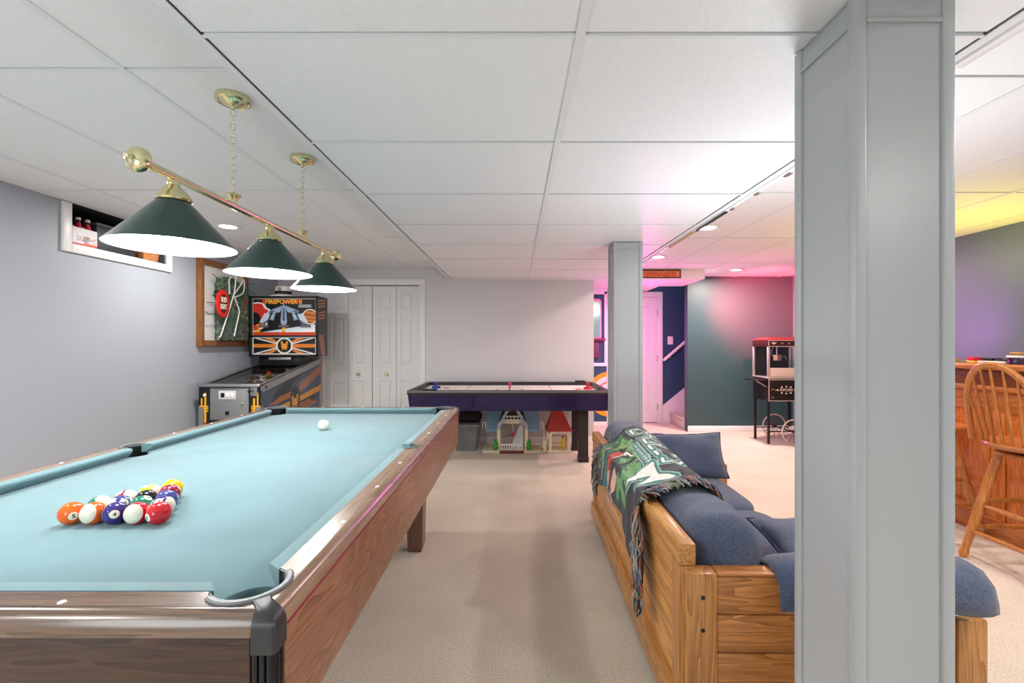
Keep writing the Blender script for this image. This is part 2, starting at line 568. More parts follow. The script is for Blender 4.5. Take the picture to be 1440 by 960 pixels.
# ------------------------------------------------------------------ suspended ceiling: slab, tiles, tees, dropped soffit
ceil = struct(MB().box(XL - .1, XR + .1, YN, YT + .11, ZC + .06, ZC + .1).build('ceiling', M_DARK))
tile_mesh = {}
def tiles(parent, xs, ys, z, tee=.024, gap=.0035):
    for i in range(len(xs) - 1):
        for j in range(len(ys) - 1):
            x0, x1, y0, y1 = xs[i], xs[i + 1], ys[j], ys[j + 1]
            g = gap
            key = (round(x1 - x0, 3), round(y1 - y0, 3))
            if key not in tile_mesh:
                hx, hy = (x1 - x0) / 2 - g, (y1 - y0) / 2 - g
                t = MB().box(-hx, hx, -hy, hy, 0, .016, .0025, 1).build('ceiling_tile', M_TILE, None, smooth=0)
                tile_mesh[key] = t.data
                o = t
            else:
                o = bpy.data.objects.new('ceiling_tile', tile_mesh[key]); COL.objects.link(o)
            o.parent = parent
            o.location = ((x0 + x1) / 2, (y0 + y1) / 2, z + random.uniform(0, .0025))
            o.rotation_euler = (random.uniform(-.0012, .0012), random.uniform(-.0012, .0012), 0)
    for x in xs[1:-1]:
        MB().box(x - tee / 2 - .003, x + tee / 2 - .003, ys[0], ys[-1], z - .0035, z + .002, .001, 1).build('ceiling_tee', M_TEE, parent, smooth=0)
    for y in ys[1:-1]:
        MB().box(xs[0], xs[-1], y + .0035, y + .0035 + tee * .45, z - .0015, z + .002, .001, 1).build('ceiling_tee', M_TEE, parent, smooth=0)
rows_l = [-2.12, -.90, .316, 1.536, 2.756, 3.976, 5.196, YB]
tiles(ceil, [XL, -2.54, -1.93, -1.325, -.80], rows_l, ZC)
rows_r = [-2.08, -.86, .36, 1.58, 2.80, 4.02, 5.24, YT]
tiles(ceil, [1.19, 1.84, 2.45, 3.06, 3.67, XR], rows_r, ZC)
so = MB()
so.box(-.812, -.80, YN, 5.70, ZS, ZC + .05)
so.box(1.19, 1.202, YN, 5.70, ZS, ZC + .05)
so.box(-.80, 1.19, YN, 5.70, ZS + .05, ZS + .06)
so.box(-.812, -.786, YN, 5.70, ZS - .003, ZS)
so.box(1.176, 1.204, YN, 5.70, ZS - .003, ZS)
so.box(.966, 1.202, 5.69, 5.702, ZS, ZC)
soffit = so.build('soffit', M_TEE, ceil)
rows_s = [1.135 + .61 * k for k in range(-4, 8)] + [5.70]
tiles(soffit, [-.786, .165, 1.176], rows_s, ZS)
# header over the stair corner
w = MB()
w.box(.80, 2.375, 5.71, 6.465, 2.044, ZC + .05)
w.box(.80, 2.04, 6.465, YS, 2.044, ZC + .05)
struct(w.build('trim_5', mat('header_white', (232, 228, 224), 0.5)))

# track along the right edge of the soffit
trk = thing('light_track', 'slim white light track running along the right lower edge of the dropped ceiling', 'light track', (1.21, 3.3, ZS))
MB().box(1.205, 1.228, 1.32, 5.6, ZS - .012, ZS + .012, .006).build('channel', mat('gloss_white_track', (236, 236, 236), 0.16), trk)
MB().box(1.205, 1.236, -.4, 1.26, ZS - .012, ZS + .012, .006).build('channel', MATS['gloss_white_track'], trk)
MB().box(1.203, 1.232, 1.27, 1.36, ZS - .016, ZS + .008, .007).build('end_cap', M_STEEL, trk)
MB().box(1.206, 1.224, 2.62, 3.05, ZS - .021, ZS - .012, .003).build('power_feed', M_BLACK, trk)
MB().box(1.206, 1.230, 3.10, 3.60, ZS - .020, ZS - .012, .003).build('splice_cover', mat('tan_wood_trim', (196, 160, 108), 0.5), trk)
for k in range(16):
    y = 1.5 + k * .26
    MB().box(1.214, 1.236, y, y + .05, ZS - .017, ZS - .012, .002, 1).build('clip', M_CHROME, trk)

# recessed downlights
M_LENS = mat('lit_lens', (255, 250, 240), 0.5, emit=(255, 244, 228), estr=9)
where = ['nearest of the three on the pink-lit right ceiling', 'beside the grey column, second from it along the soffit edge', 'farthest right, near the dark teal wall', 'half hidden behind the nearest lamp shade']
for k, (x, y) in enumerate(DOWNLIGHTS_SEEN + DOWNLIGHTS_UNSEEN):
    if k < 4:
        t = thing('downlight', 'lit round recessed ceiling light, ' + where[k], 'ceiling light', (x, y, ZC), 'recessed ceiling lights')
        MB().lathe([(.062, 0), (.088, -.001), (.09, -.005), (.084, -.009), (.062, -.006)], 28, (x, y, ZC), cap=False).build('trim_ring', M_WHITE, t)
        MB().lathe([(0, -.0045), (.062, -.0045), (.062, -.002), (0, -.002)], 28, (x, y, ZC)).build('lens', M_LENS, t)
    e = (4.5, 7, 32, 12, 5, 5, 5, 16, 16, 16, 18)[k]
    c = WARM if x > 0 else (1, .97, .93)
    if k in (0, 1, 2, 4, 5, 6):
        c = (1, .76, .69)
    lamp('downlight_lamp', 'AREA', (x, y, ZC - .02), e, c, .14)
MB_ = MB()

# ------------------------------------------------------------------ columns
def column(x0, y0, label, ztop, size=.22):
    x1, y1 = x0 + size, y0 + size
    t = thing('support_column', label, 'column', ((x0 + x1) / 2, (y0 + y1) / 2, 0))
    MB().box(x0 + .008, x1 - .008, y0 + .008, y1 - .008, 0, ztop).build('core_panel', M_COLUMN2, t)
    for (cx, sx) in ((x0, 1), (x1, -1)):
        for (cy, sy) in ((y0, 1), (y1, -1)):
            m = MB()
            L = [(cx, cy), (cx + sx * .024, cy), (cx + sx * .026, cy + sy * .004), (cx + sx * .026, cy + sy * .0085), (cx + sx * .0085, cy + sy * .026), (cx + sx * .004, cy + sy * .026), (cx, cy + sy * .024)]
            m.prism(L, 0, ztop, 'Z', bev=.003, pick=lambda a, b: abs(a.z - b.z) > .5)
            m.build('corner_molding', M_COLUMN, t)
    def band(z0, z1, pr):
        a = .026
        m = MB()
        m.box(x0 + a, x1 - a, y0 + .008 - pr, y0 + .009, z0, z1, .002).box(x0 + a, x1 - a, y1 - .009, y1 - .008 + pr, z0, z1, .002)
        m.box(x0 + .008 - pr, x0 + .009, y0 + a, y1 - a, z0, z1, .002).box(x1 - .009, x1 - .008 + pr, y0 + a, y1 - a, z0, z1, .002)
        return m
    band(ztop - .048, ztop, .003).build('top_frieze', M_COLUMN, t)
    band(ztop - .058, ztop - .048, .007).build('top_molding', M_COLUMN, t)
    band(0, .09, .004).build('base_board', M_COLUMN, t)
    band(.09, .10, .007).build('base_molding', M_COLUMN, t)
    return t
column(.747, 1.0, 'large grey panelled square column close by at right, cutting through the view of the sofa', ZS - .004)
column(.747, 3.46, 'grey panelled square column behind the far end of the sofa', ZS - .004)

# ------------------------------------------------------------------ closet: bifold doors and casing
d1 = bpy.data.objects.new('door_1', None); COL.objects.link(d1); d1.location = (CX0, YB, 0); struct(d1); LOC['door_1'] = Vector(d1.location)
lw = (CX1 - CX0 - .008) / 4
def panel_leaf(x0, x1, y, zs, side, parent, zt, zb, yd=.03):
    """door leaf with raised panels: frame pieces plus a fielded panel in every opening"""
    m = MB()
    a = .092 if side < 0 else .055
    b = .055 if side < 0 else .092
    m.box(x0, x0 + a, y, y + yd, zb, zt, .002, 1).box(x1 - b, x1, y, y + yd, zb, zt, .002, 1)
    edges = [zb] + [e for z in zs for e in z] + [zt]
    for k in range(0, len(edges), 2):
        m.box(x0 + a, x1 - b, y, y + yd, edges[k], edges[k + 1], .002, 1)
    for (z0, z1) in zs:
        m.box(x0 + a - .004, x1 - b + .004, y + .013, y + .02, z0 - .004, z1 + .004)
        m.box(x0 + a + .026, x1 - b - .026, y + .002, y + .016, z0 + .026, z1 - .026, .01, 1)
    return m.build('door_leaf', M_DOOR, parent, smooth=0)
zp = [(.20, .77), (.965, 1.545), (1.645, 1.86)]
for k in range(4):
    g = .004 if k >= 2 else -.002
    x0 = CX0 + k * lw + (.002 if k < 2 else .006)
    lf = panel_leaf(x0, x0 + lw - .004, YB + .03, zp, -1 if k in (0, 2) else 1, d1, CZ - .012, .015)
    if k in (1, 2):
        kx = -1.947 if k == 1 else -1.60
        MB().lathe([(.008, 0), (.008, -.018), (.018, -.024), (.021, -.032), (.015, -.04), (0, -.042)], 16, (kx, YB + .03, .855), (0, 1, 0)).build('door_knob', M_BRASS, lf)
w = MB()
w.box(CX0 - .064, CX0, YB - .016, YB, 0, CZ, .004).box(CX1, CX1 + .066, YB - .016, YB, 0, CZ, .004).box(CX0 - .064, CX1 + .066, YB - .016, YB, CZ, CZ + .075, .004)
w.box(CX1 - .014, CX1 - .001, YB, YB + .1, 0, CZ).box(CX0 + .001, CX0 + .005, YB, YB + .1, 0, CZ)
struct(w.build('trim_1', M_WHITE))

# ------------------------------------------------------------------ pink-lit door at the stair wall, casing, skirt, steps
d2 = bpy.data.objects.new('door_2', None); COL.objects.link(d2); d2.location = (1.44, YS, 0); struct(d2); LOC['door_2'] = Vector(d2.location)
m = MB()
dx0, dx1 = 1.445, 2.2
y = YS - .032
cols = [(dx0 + .1, dx0 + .325), (dx0 + .43, dx1 - .1)]
zz = [(.2, .78), (.96, 1.55), (1.64, 1.83)]
m.box(dx0, dx0 + .1, y, YS - .001, .01, 1.945).box(dx1 - .1, dx1, y, YS - .001, .01, 1.945).box(dx0 + .325, dx0 + .43, y, YS - .001, .01, 1.945)
for (a, b) in cols:
    e = [.01] + [q for z in zz for q in z] + [1.945]
    for k in range(0, len(e), 2):
        m.box(a, b, y, YS - .001, e[k], e[k + 1])
    for (z0, z1) in zz:
        m.box(a - .002, b + .002, y + .014, YS - .002, z0 - .002, z1 + .002)
        m.box(a + .03, b - .03, y + .003, YS - .01, z0 + .03, z1 - .03, .01, 1)
leaf = m.build('door_leaf', M_DOOR, d2, smooth=0)
MB().lathe([(.026, 0), (.026, -.006), (.012, -.01), (.012, -.035), (.026, -.045), (.03, -.06), (.02, -.075), (0, -.078)], 18, (1.53, y, .92), (0, 1, 0)).build('door_knob', M_BRASS, leaf)
for z in (.25, 1.0, 1.72):
    MB().tube([(dx1 + .002, y - .004, z - .045), (dx1 + .002, y - .004, z + .045)], .007, 8).build('hinge', M_STEEL, leaf)
w = MB()
w.box(1.37, 1.44, YS - .02, YS, 0, 1.95, .004).box(2.205, 2.29, YS - .02, YS, 0, 1.95, .004).box(1.37, 2.29, YS - .02, YS, 1.95, 2.035, .004)
struct(w.build('trim_2', M_WHITE))
# skirt board up the stair and the carpeted steps
sk = [(2.292, 0), (2.292, .265), (2.42, .37), (3.86, 1.55), (3.86, 1.2), (2.45, 0)]
w = MB().prism(sk, YS - .018, YS - .001, 'Y')
struct(w.build('trim_3', M_WHITE))
st = MB()
for k in range(5):
    x = 2.40 + k * .26
    st.box(x, XR - .002, YT + .118, YS - .02, k * .165, (k + 1) * .165, .012, 2)
    st.box(x - .018, x + .1, YT + .118, YS - .02, (k + 1) * .165 - .03, (k + 1) * .165 + .001, .012, 2)
struct(st.build('floor_steps', M_CARPET))
hr = thing('handrail', 'painted wooden stair handrail on a bracket, sloping up the dark blue stair wall', 'handrail', onY(YS - .07, 935, 505))
a, b = Vector(onY(YS - .07, 935, 505)), Vector(onY(YS - .07, 963, 481))
d = (b - a).normalized()
MB().tube([a - d * .03, a, a + d * .1, a + d * 1.4], [.018, .024, .024, .024], 14).build('rail', M_WHITE, hr)
c = a + d * .12
MB().tube([c + Vector((0, 0, -.02)), c + Vector((0, .01, -.05)), c + Vector((0, .045, -.07)), c + Vector((0, .068, -.07))], .008, 8).build('bracket', M_STEEL, hr)
sx, sy_, sz = onY(YS, 942.5, 478.5)
sw = thing('light_switch', 'white rectangular light switch plate on the dark blue stair wall', 'light switch', (sx, YS, sz))
MB().box(sx - .042, sx + .042, YS - .008, YS, sz - .062, sz + .062, .004).build('plate', M_WHITEP, sw)
MB().box(sx - .006, sx + .006, YS - .018, YS - .006, sz - .004, sz + .014, .002).build('toggle', M_WHITEP, sw)

# wooden sign on the header
x0, _, z0 = onY(5.71, 880, 391); x1, _, z1 = onY(5.71, 957, 379.2)
sg = thing('wooden_sign', 'narrow orange-brown wooden sign with scripted red lettering on the header over the stairs', 'sign', ((x0 + x1) / 2, 5.71, (z0 + z1) / 2))
m = MB().box(x0 + .012, x1 - .012, 5.698, 5.709, z0 + .012, z1 - .012)
m.build('board', wood('sign_wood', (226, 150, 84), (204, 122, 60), 'X', 30), sg)
m = MB().box(x0, x1, 5.692, 5.709, z0, z0 + .014, .003).box(x0, x1, 5.692, 5.709, z1 - .014, z1, .003).box(x0, x0 + .014, 5.692, 5.709, z0, z1, .003).box(x1 - .014, x1, 5.692, 5.709, z0, z1, .003)
m.build('frame', mat('sign_dark_edge', (74, 38, 20), 0.5), sg)
MB().text('attyrighthoughts', .092, ((x0 + x1) / 2, 5.6975, (z0 + z1) / 2), (1, 0, 0), (0, 0, 1), squeeze=.93, shear=.25, bold=.0012).build('lettering', mat('sign_red_letter', (190, 44, 24), 0.5), sg)

# round emblem on the lower navy panel
ex, _, ez = onY(PY, 857, 554)
em = thing('round_emblem', 'round emblem with orange ring and white field on the navy panel by the column', 'emblem', (ex, PY, ez))
def clip_disc(r0, r1):
    a1 = math.acos((1.350 - ex) / r1); a0 = math.acos((1.350 - ex) / r0) if r0 else 0
    pts_o = [(ex + r1 * math.cos(t), ez + r1 * math.sin(t)) for t in np.linspace(a1, 2 * PI - a1, 40)]
    pts_i = [(ex + r0 * math.cos(t), ez + r0 * math.sin(t)) for t in np.linspace(2 * PI - a0, a0, 40)] if r0 else []
    return [(x, z) for x, z in pts_o + pts_i]
EMB_R = 31.5 * PY / F_PX
MB().prism(clip_disc(EMB_R * .8, EMB_R), PY - .006, PY, 'Y').build('ring', mat('emblem_orange', (240, 168, 40), 0.5), em)
MB().prism(clip_disc(0, EMB_R * .8), PY - .004, PY, 'Y').build('field', mat('emblem_white', (240, 228, 232), 0.5), em)
MB().prism(clip_disc(EMB_R * .5, EMB_R * .58), PY - .006, PY - .004, 'Y').build('inner_arc', mat('emblem_pink', (226, 130, 110), 0.5), em)

# arched lit sign above the ledge of the navy niche
ax0, _, az0 = onY(6.72, 826, 505); ax1, _, az1 = onY(6.72, 845.5, 420)
am = thing('arched_mirror', 'tall arched mirror with a pink rim above the white ledge, left of the grey column', 'mirror', ((ax0 + ax1) / 2, PY, az0))
aw = (ax1 - ax0) / 2; acx = (ax0 + ax1) / 2
def arch(wd, zb, zt, n=14):
    r = wd * .55
    o = [(acx - wd, zb), (acx + wd, zb)]
    o += [(acx + wd - r + r * math.cos(t), zt - r + r * math.sin(t)) for t in np.linspace(0, PI / 2, n)]
    o += [(acx - wd + r + r * math.cos(t), zt - r + r * math.sin(t)) for t in np.linspace(PI / 2, PI, n)]
    return o
MB().prism(arch(aw, az0 + .3, az1), PY - .05, PY, 'Y', bev=.006).build('rim', mat('pink_rim', (232, 170, 196), 0.4), am)
MB().prism(arch(aw * .78, az0 + .33, az1 - .04), PY - .056, PY - .05, 'Y').build('glass', mat('mirror_green', (176, 206, 196), 0.08, metal=0.8), am)
MB().box(acx - aw, ax1 + .05, PY - .12, PY, az0 + .27, az0 + .31, .006).build('shelf', mat('maroon_shelf', (120, 40, 58), 0.4), am)
MB().box(acx - aw * .7, acx + aw * .6, PY - .06, PY, az0 + .02, az0 + .27, .01).build('bracket', mat('maroon_bracket', (112, 58, 84), 0.4), am)

# ------------------------------------------------------------------ left wall: recessed window with things on its sill
w1 = bpy.data.objects.new('window_1', None); COL.objects.link(w1); w1.location = (XL, 3.4, 1.9); struct(w1); LOC['window_1'] = Vector(w1.location)
m = MB()
m.box(XL, XL + .02, 2.94, 3.0, 1.838, ZC - .004, .004).box(XL, XL + .02, 3.816, 3.876, 1.838, ZC - .004, .004).box(XL, XL + .02, 3.0, 3.816, 1.838, 1.897, .004)
m.box(XL - .3, XL, 2.99, 3.0, 1.89, ZC).box(XL - .3, XL, 3.816, 3.826, 1.89, ZC).box(XL - .3, XL, 2.99, 3.826, 1.885, 1.895)
m.build('window_frame', M_WHITE, w1)
m = MB().box(XL - .34, XL - .32, 2.9, 3.9, 1.8, 2.3).box(XL - .32, XL - .001, 2.99, 3.83, ZC - .002, ZC + .02)
m.build('window_well', M_DARK, w1)
MB().box(XL - .306, XL - .3, 3.0, 3.816, 1.895, ZC - .003).build('pane', M_GLASS, w1)
MB().box(XL - .305, XL - .285, 3.39, 3.42, 1.895, ZC - .003).build('mullion', M_BLACKM, w1)
# bottle carrier
cy0, cy1, cz0 = 3.006, 3.215, 1.896
cx0, cx1 = XL - .155, XL - .015
bc = thing('bottle_carrier', 'white and red six-pack carton of small dark bottles on the high window sill', 'carton', (XL - .08, 3.11, cz0))
def carton(U, V):
    img = np.zeros(U.shape + (3,)) + np.array([238, 232, 236])
    paint(img, V < .16, (214, 52, 40)); paint(img, (V < .2) & (U > .5), (226, 84, 44))
    paint(img, rcirc(U, V, .62, .42, .2, 1.7), (168, 168, 160))
    n = rnoise(U, V, 40, 3)
    paint(img, (n > .5) & (np.abs(V - .42) < .16) & (U > .3), (112, 116, 110))
    paint(img, (n < -.7) & (np.abs(V - .42) < .16) & (U > .3), (206, 96, 84))
    paint(img, U < .14, (196, 44, 92))
    return img
raster_panel('printed_face', (cx1, cy0, cz0), (0, cy1 - cy0, 0), (0, 0, .125), 60, 36, carton, print_mat('carton_print', .5), bc)
m = MB().box(cx0, cx1 - .001, cy0, cy1, cz0, cz0 + .004).box(cx0, cx0 + .003, cy0, cy1, cz0, cz0 + .12).box(cx1 - .004, cx1 - .001, cy0, cy1, cz0, cz0 + .125)
m.box(cx0, cx1 - .001, cy0, cy0 + .003, cz0, cz0 + .11).box(cx0, cx1 - .001, cy1 - .003, cy1, cz0, cz0 + .11).box((cx0 + cx1) / 2 - .002, (cx0 + cx1) / 2 + .002, cy0, cy1, cz0, cz0 + .15)
m.build('carton', mat('carton_board', (228, 214, 216), 0.6), bc)
proto = None
for i in range(3):
    for j in range(2):
        by = cy0 + .037 + i * .068; bx = cx0 + .036 + j * .069
        if proto is None:
            b = thing('bottle', '', 'bottle', (bx, by, cz0 + .005), 'bottles in the sill carton')
            MB().lathe([(.029, 0), (.031, .004), (.031, .09), (.022, .125), (.0125, .155), (.0115, .19)], 16, (bx, by, cz0 + .005)).build('glass_body', mat('dark_cola_glass', (38, 10, 12), 0.1, coat=.5), b)
            MB().lathe([(.0318, .05), (.0318, .085)], 16, (bx, by, cz0 + .005), cap=False).build('label_band', M_WHITEP, b)
            MB().lathe([(.0235, .122), (.0135, .153), (.013, .16)], 16, (bx, by, cz0 + .005), cap=False).build('neck_label', mat('red_neck_label', (196, 36, 52), 0.4), b)
            MB().lathe([(.0145, .178), (.0145, .192), (.012, .197), (0, .198)], 16, (bx, by, cz0 + .005)).build('cap', mat('pale_cap', (224, 206, 196), 0.3), b)
            proto = b
        else:
            b = copy_tree(proto); b.location = (bx, by, cz0 + .005)
        b['label'] = 'small dark cola bottle in the %s row of the sill carton, %s along it' % ('back' if j == 0 else 'front', ['first', 'second', 'third'][i])
bx = thing('storage_box', 'tall black lidded box beside the bottle carton on the window sill', 'box', (XL - .15, 3.42, 1.896))
MB().box(XL - .26, XL - .06, 3.26, 3.60, 1.896, 2.09, .012).build('body', mat('charcoal_box', (58, 60, 66), 0.5), bx)
MB().box(XL - .268, XL - .052, 3.252, 3.608, 2.085, 2.105, .006).build('lid', mat('charcoal_lid', (76, 78, 84), 0.4), bx)
bk = thing('wooden_block', 'slanted orange-brown wooden block at the far end of the window sill', 'wood block', (XL - .07, 3.72, 1.896))
MB().prism([(3.635, 1.896), (3.775, 1.896), (3.795, 1.975), (3.635, 1.965)], XL - .12, XL - .03, 'X', bev=.004).build('block', wood('block_wood', (222, 150, 92), (190, 112, 62), 'Y', 40), bk)
MB().box(XL - .1, XL - .05, 3.66, 3.75, 1.966, 1.974, .002).build('inlay', mat('block_inlay', (206, 96, 60), .5), bk)
# ------------------------------------------------------------------ pool table (local coordinates about its middle)
TX, TY = -1.045, 1.945
A, B = .549, 1.10            # half width and half length between cushion noses
WA, WB = A + .036, B + .040  # inner edge of the wooden rails
OA, OB = A + .106, B + .111  # outer edge
ZT, ZBED = .80, .764
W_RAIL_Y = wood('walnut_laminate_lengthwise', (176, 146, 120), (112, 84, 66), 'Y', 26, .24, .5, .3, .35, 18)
W_RAIL_X = wood('walnut_laminate_crosswise_shaded', (134, 108, 90), (76, 58, 48), 'X', 26, .24, .5, .3, .35, 18)  # darker copy of the rail laminate, near-side shade put into the colour
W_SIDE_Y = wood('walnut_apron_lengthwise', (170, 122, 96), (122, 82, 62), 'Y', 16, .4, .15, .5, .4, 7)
W_SIDE_X = wood('walnut_apron_crosswise_shaded', (86, 60, 46), (46, 32, 26), 'X', 16, .36, .15, .5, .4, 9)  # apron walnut darkened, the dim near face put into the colour
M_REDSTRIPE = mat('dark_red_stripe', (150, 40, 70), 0.3)
M_CAST = mat('pewter_casting', (128, 130, 132), 0.5, metal=0.6)
pt = thing('pool_table', 'pool table with teal felt and walnut laminate rails, filling the left foreground', 'pool table', (TX, TY, 0))
def T(o):     # parts are written in table coordinates
    return o
PC = (A + .012, B + .014); RC = .060      # corner pocket
PS = (A + .027, 0.0); RS = .048           # side pocket
def arc(c, r, a0, a1, n=10):
    return [(c[0] + r * math.cos(t), c[1] + r * math.sin(t)) for t in np.linspace(a0, a1, n)]
def circ_cut(c, r, x=None, y=None):
    """angles at which the circle crosses the line x=const or y=const"""
    if x is not None:
        d = math.acos(max(-1, min(1, (x - c[0]) / r))); return (-d, d)
    d = math.asin(max(-1, min(1, (y - c[1]) / r))); return (d, PI - d)
def sym(pts, sx, sy):
    q = [(x * sx, y * sy) for x, y in pts]
    return q if sx * sy > 0 else q[::-1]
# slate bed: outline with the pocket mouths cut out (first quadrant, mirrored)
bx_, by_ = WA - .002, WB - .002
c1 = circ_cut(PC, RC, x=bx_)[1]; c0 = PI - math.acos(max(-1, min(1, (PC[1] - by_) / RC)))
s0 = circ_cut(PS, RS, x=bx_)
q = [(bx_, 0)]
def bed_quadrant():
    p = []
    th = math.acos((bx_ - PS[0]) / RS)
    p += arc(PS, RS, PI, th, 8)                         # half of the side pocket, from its middle outwards
    ta = -math.acos((bx_ - PC[0]) / RC)                 # corner: circle meets the long edge
    tb = math.asin((by_ - PC[1]) / RC)
    tb = PI - tb
    p += arc(PC, RC, ta, tb - 2 * PI, 14)               # goes round the table side of the circle
    return p
Q = bed_quadrant()
outline = Q + [(-x, y) for x, y in Q[::-1]] + [(-x, -y) for x, y in Q] + [(x, -y) for x, y in Q[::-1]]
clean = []
for p in outline:
    if not clean or math.hypot(p[0] - clean[-1][0], p[1] - clean[-1][1]) > 1e-4:
        clean.append(p)
MB().prism(clean, ZBED - .035, ZBED, 'Z', bev=.004, pick=lambda a, b: abs(a.z - ZBED) < 1e-5 and abs(b.z - ZBED) < 1e-5).build('felt_bed', M_FELT, pt, local=True)
# cushions: six, with slanted ends
def cushion_piece(u0, u1, e0, e1, place):
    """u along the rail; e0,e1 = how far the wood side reaches beyond the nose at either end"""
    prof = [(.036, ZT, 1.0), (.006, ZT - .0005, .12), (.001, ZT - .004, .03), (.0, ZT - .008, 0), (.002, ZT - .014, .03), (.02, ZBED + .001, .5), (.036, ZBED + .001, 1.0)]
    N = 14; secs = []
    for i in range(N + 1):
        t = i / N
        secs.append([place(d, u0 - e0 * k + (u1 + e1 * k - u0 + e0 * k) * t, z) for d, z, k in prof])
    return MB().loft(secs)
CE = .068; SE = .050
for sx in (1, -1):
    for (u0, u1, e0, e1) in ((-B + CE, -SE, .028, .012), (SE, B - CE, .012, .028)):
        cushion_piece(u0, u1, e0, e1, lambda d, u, z: (sx * (A + d), u, z)).build('cushion', M_FELT, pt, local=True)
for sy in (1, -1):
    cushion_piece(-A + CE, A - CE, .028, .028, lambda d, u, z: (u, sy * (B + d), z)).build('cushion', M_FELT, pt, local=True)
# wooden rails with the pockets cut into them, rounded outer edge
def long_rail():
    th = math.acos((WA - PS[0]) / (RS + .004))
    r = RC + .004
    tt = math.acos((WA - PC[0]) / r)
    # mitre line x - WA = y - WB
    best = min((abs((PC[0] + r * math.cos(a) - WA) - (PC[1] + r * math.sin(a) - WB)), a) for a in np.linspace(.1, 1.4, 400))[1]
    half = arc(PS, RS + .004, 0, th, 8) + arc(PC, r, -tt, best, 12) + [(OA, OB)]
    return half + [(x, -y) for x, y in half[::-1]]
def end_rail():
    r = RC + .004
    tt = math.asin((WB - PC[1]) / r)
    best = min((abs((PC[0] + r * math.cos(a) - WA) - (PC[1] + r * math.sin(a) - WB)), a) for a in np.linspace(.1, 1.4, 400))[1]
    half = arc(PC, r, PI - tt, best, 12) + [(OA, OB)]
    return half + [(-x, y) for x, y in half[::-1]]
LR, ER = long_rail(), end_rail()
def dedupe(P):
    out = []
    for p in P:
        if not out or math.hypot(p[0] - out[-1][0], p[1] - out[-1][1]) > 5e-4:
            out.append(p)
    return out
RR, RZ = .024, .034
def bullnose(o_half, o_len, place):
    """rounded outer edge of a rail, mitred at both ends; o_half = outer offset, o_len = half length there"""
    prof = [(o_half - RR - .002, ZT), (o_half - RR, ZT)] + [(o_half - RR + RR * math.sin(t), ZT - RZ + RZ * math.cos(t)) for t in np.linspace(.12, PI / 2, 10)] + [(o_half, ZT - .036), (o_half - RR - .002, ZT - .036)]
    return MB().loft([[place(x, s * (x - o_half + o_len), z) for x, z in prof] for s in (-1, 1)])
def inset(P, ax):
    lim = (OA if ax == 0 else OB) - RR - .001
    out = []
    for p in P:
        q = list(p)
        if abs(abs(p[0]) - OA) < 1e-6 and abs(abs(p[1]) - OB) < 1e-6:      # the outer mitre corner slides along the mitre
            q = [math.copysign(OA - RR - .001, p[0]), math.copysign(OB - RR - .001, p[1])]
        out.append(tuple(q))
    return out
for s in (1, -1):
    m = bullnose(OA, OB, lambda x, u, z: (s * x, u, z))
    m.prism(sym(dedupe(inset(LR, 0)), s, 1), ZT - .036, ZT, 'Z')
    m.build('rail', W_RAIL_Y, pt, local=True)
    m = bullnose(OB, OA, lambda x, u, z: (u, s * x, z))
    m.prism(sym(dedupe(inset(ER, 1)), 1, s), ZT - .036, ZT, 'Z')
    m.build('rail', W_RAIL_X, pt, local=True)
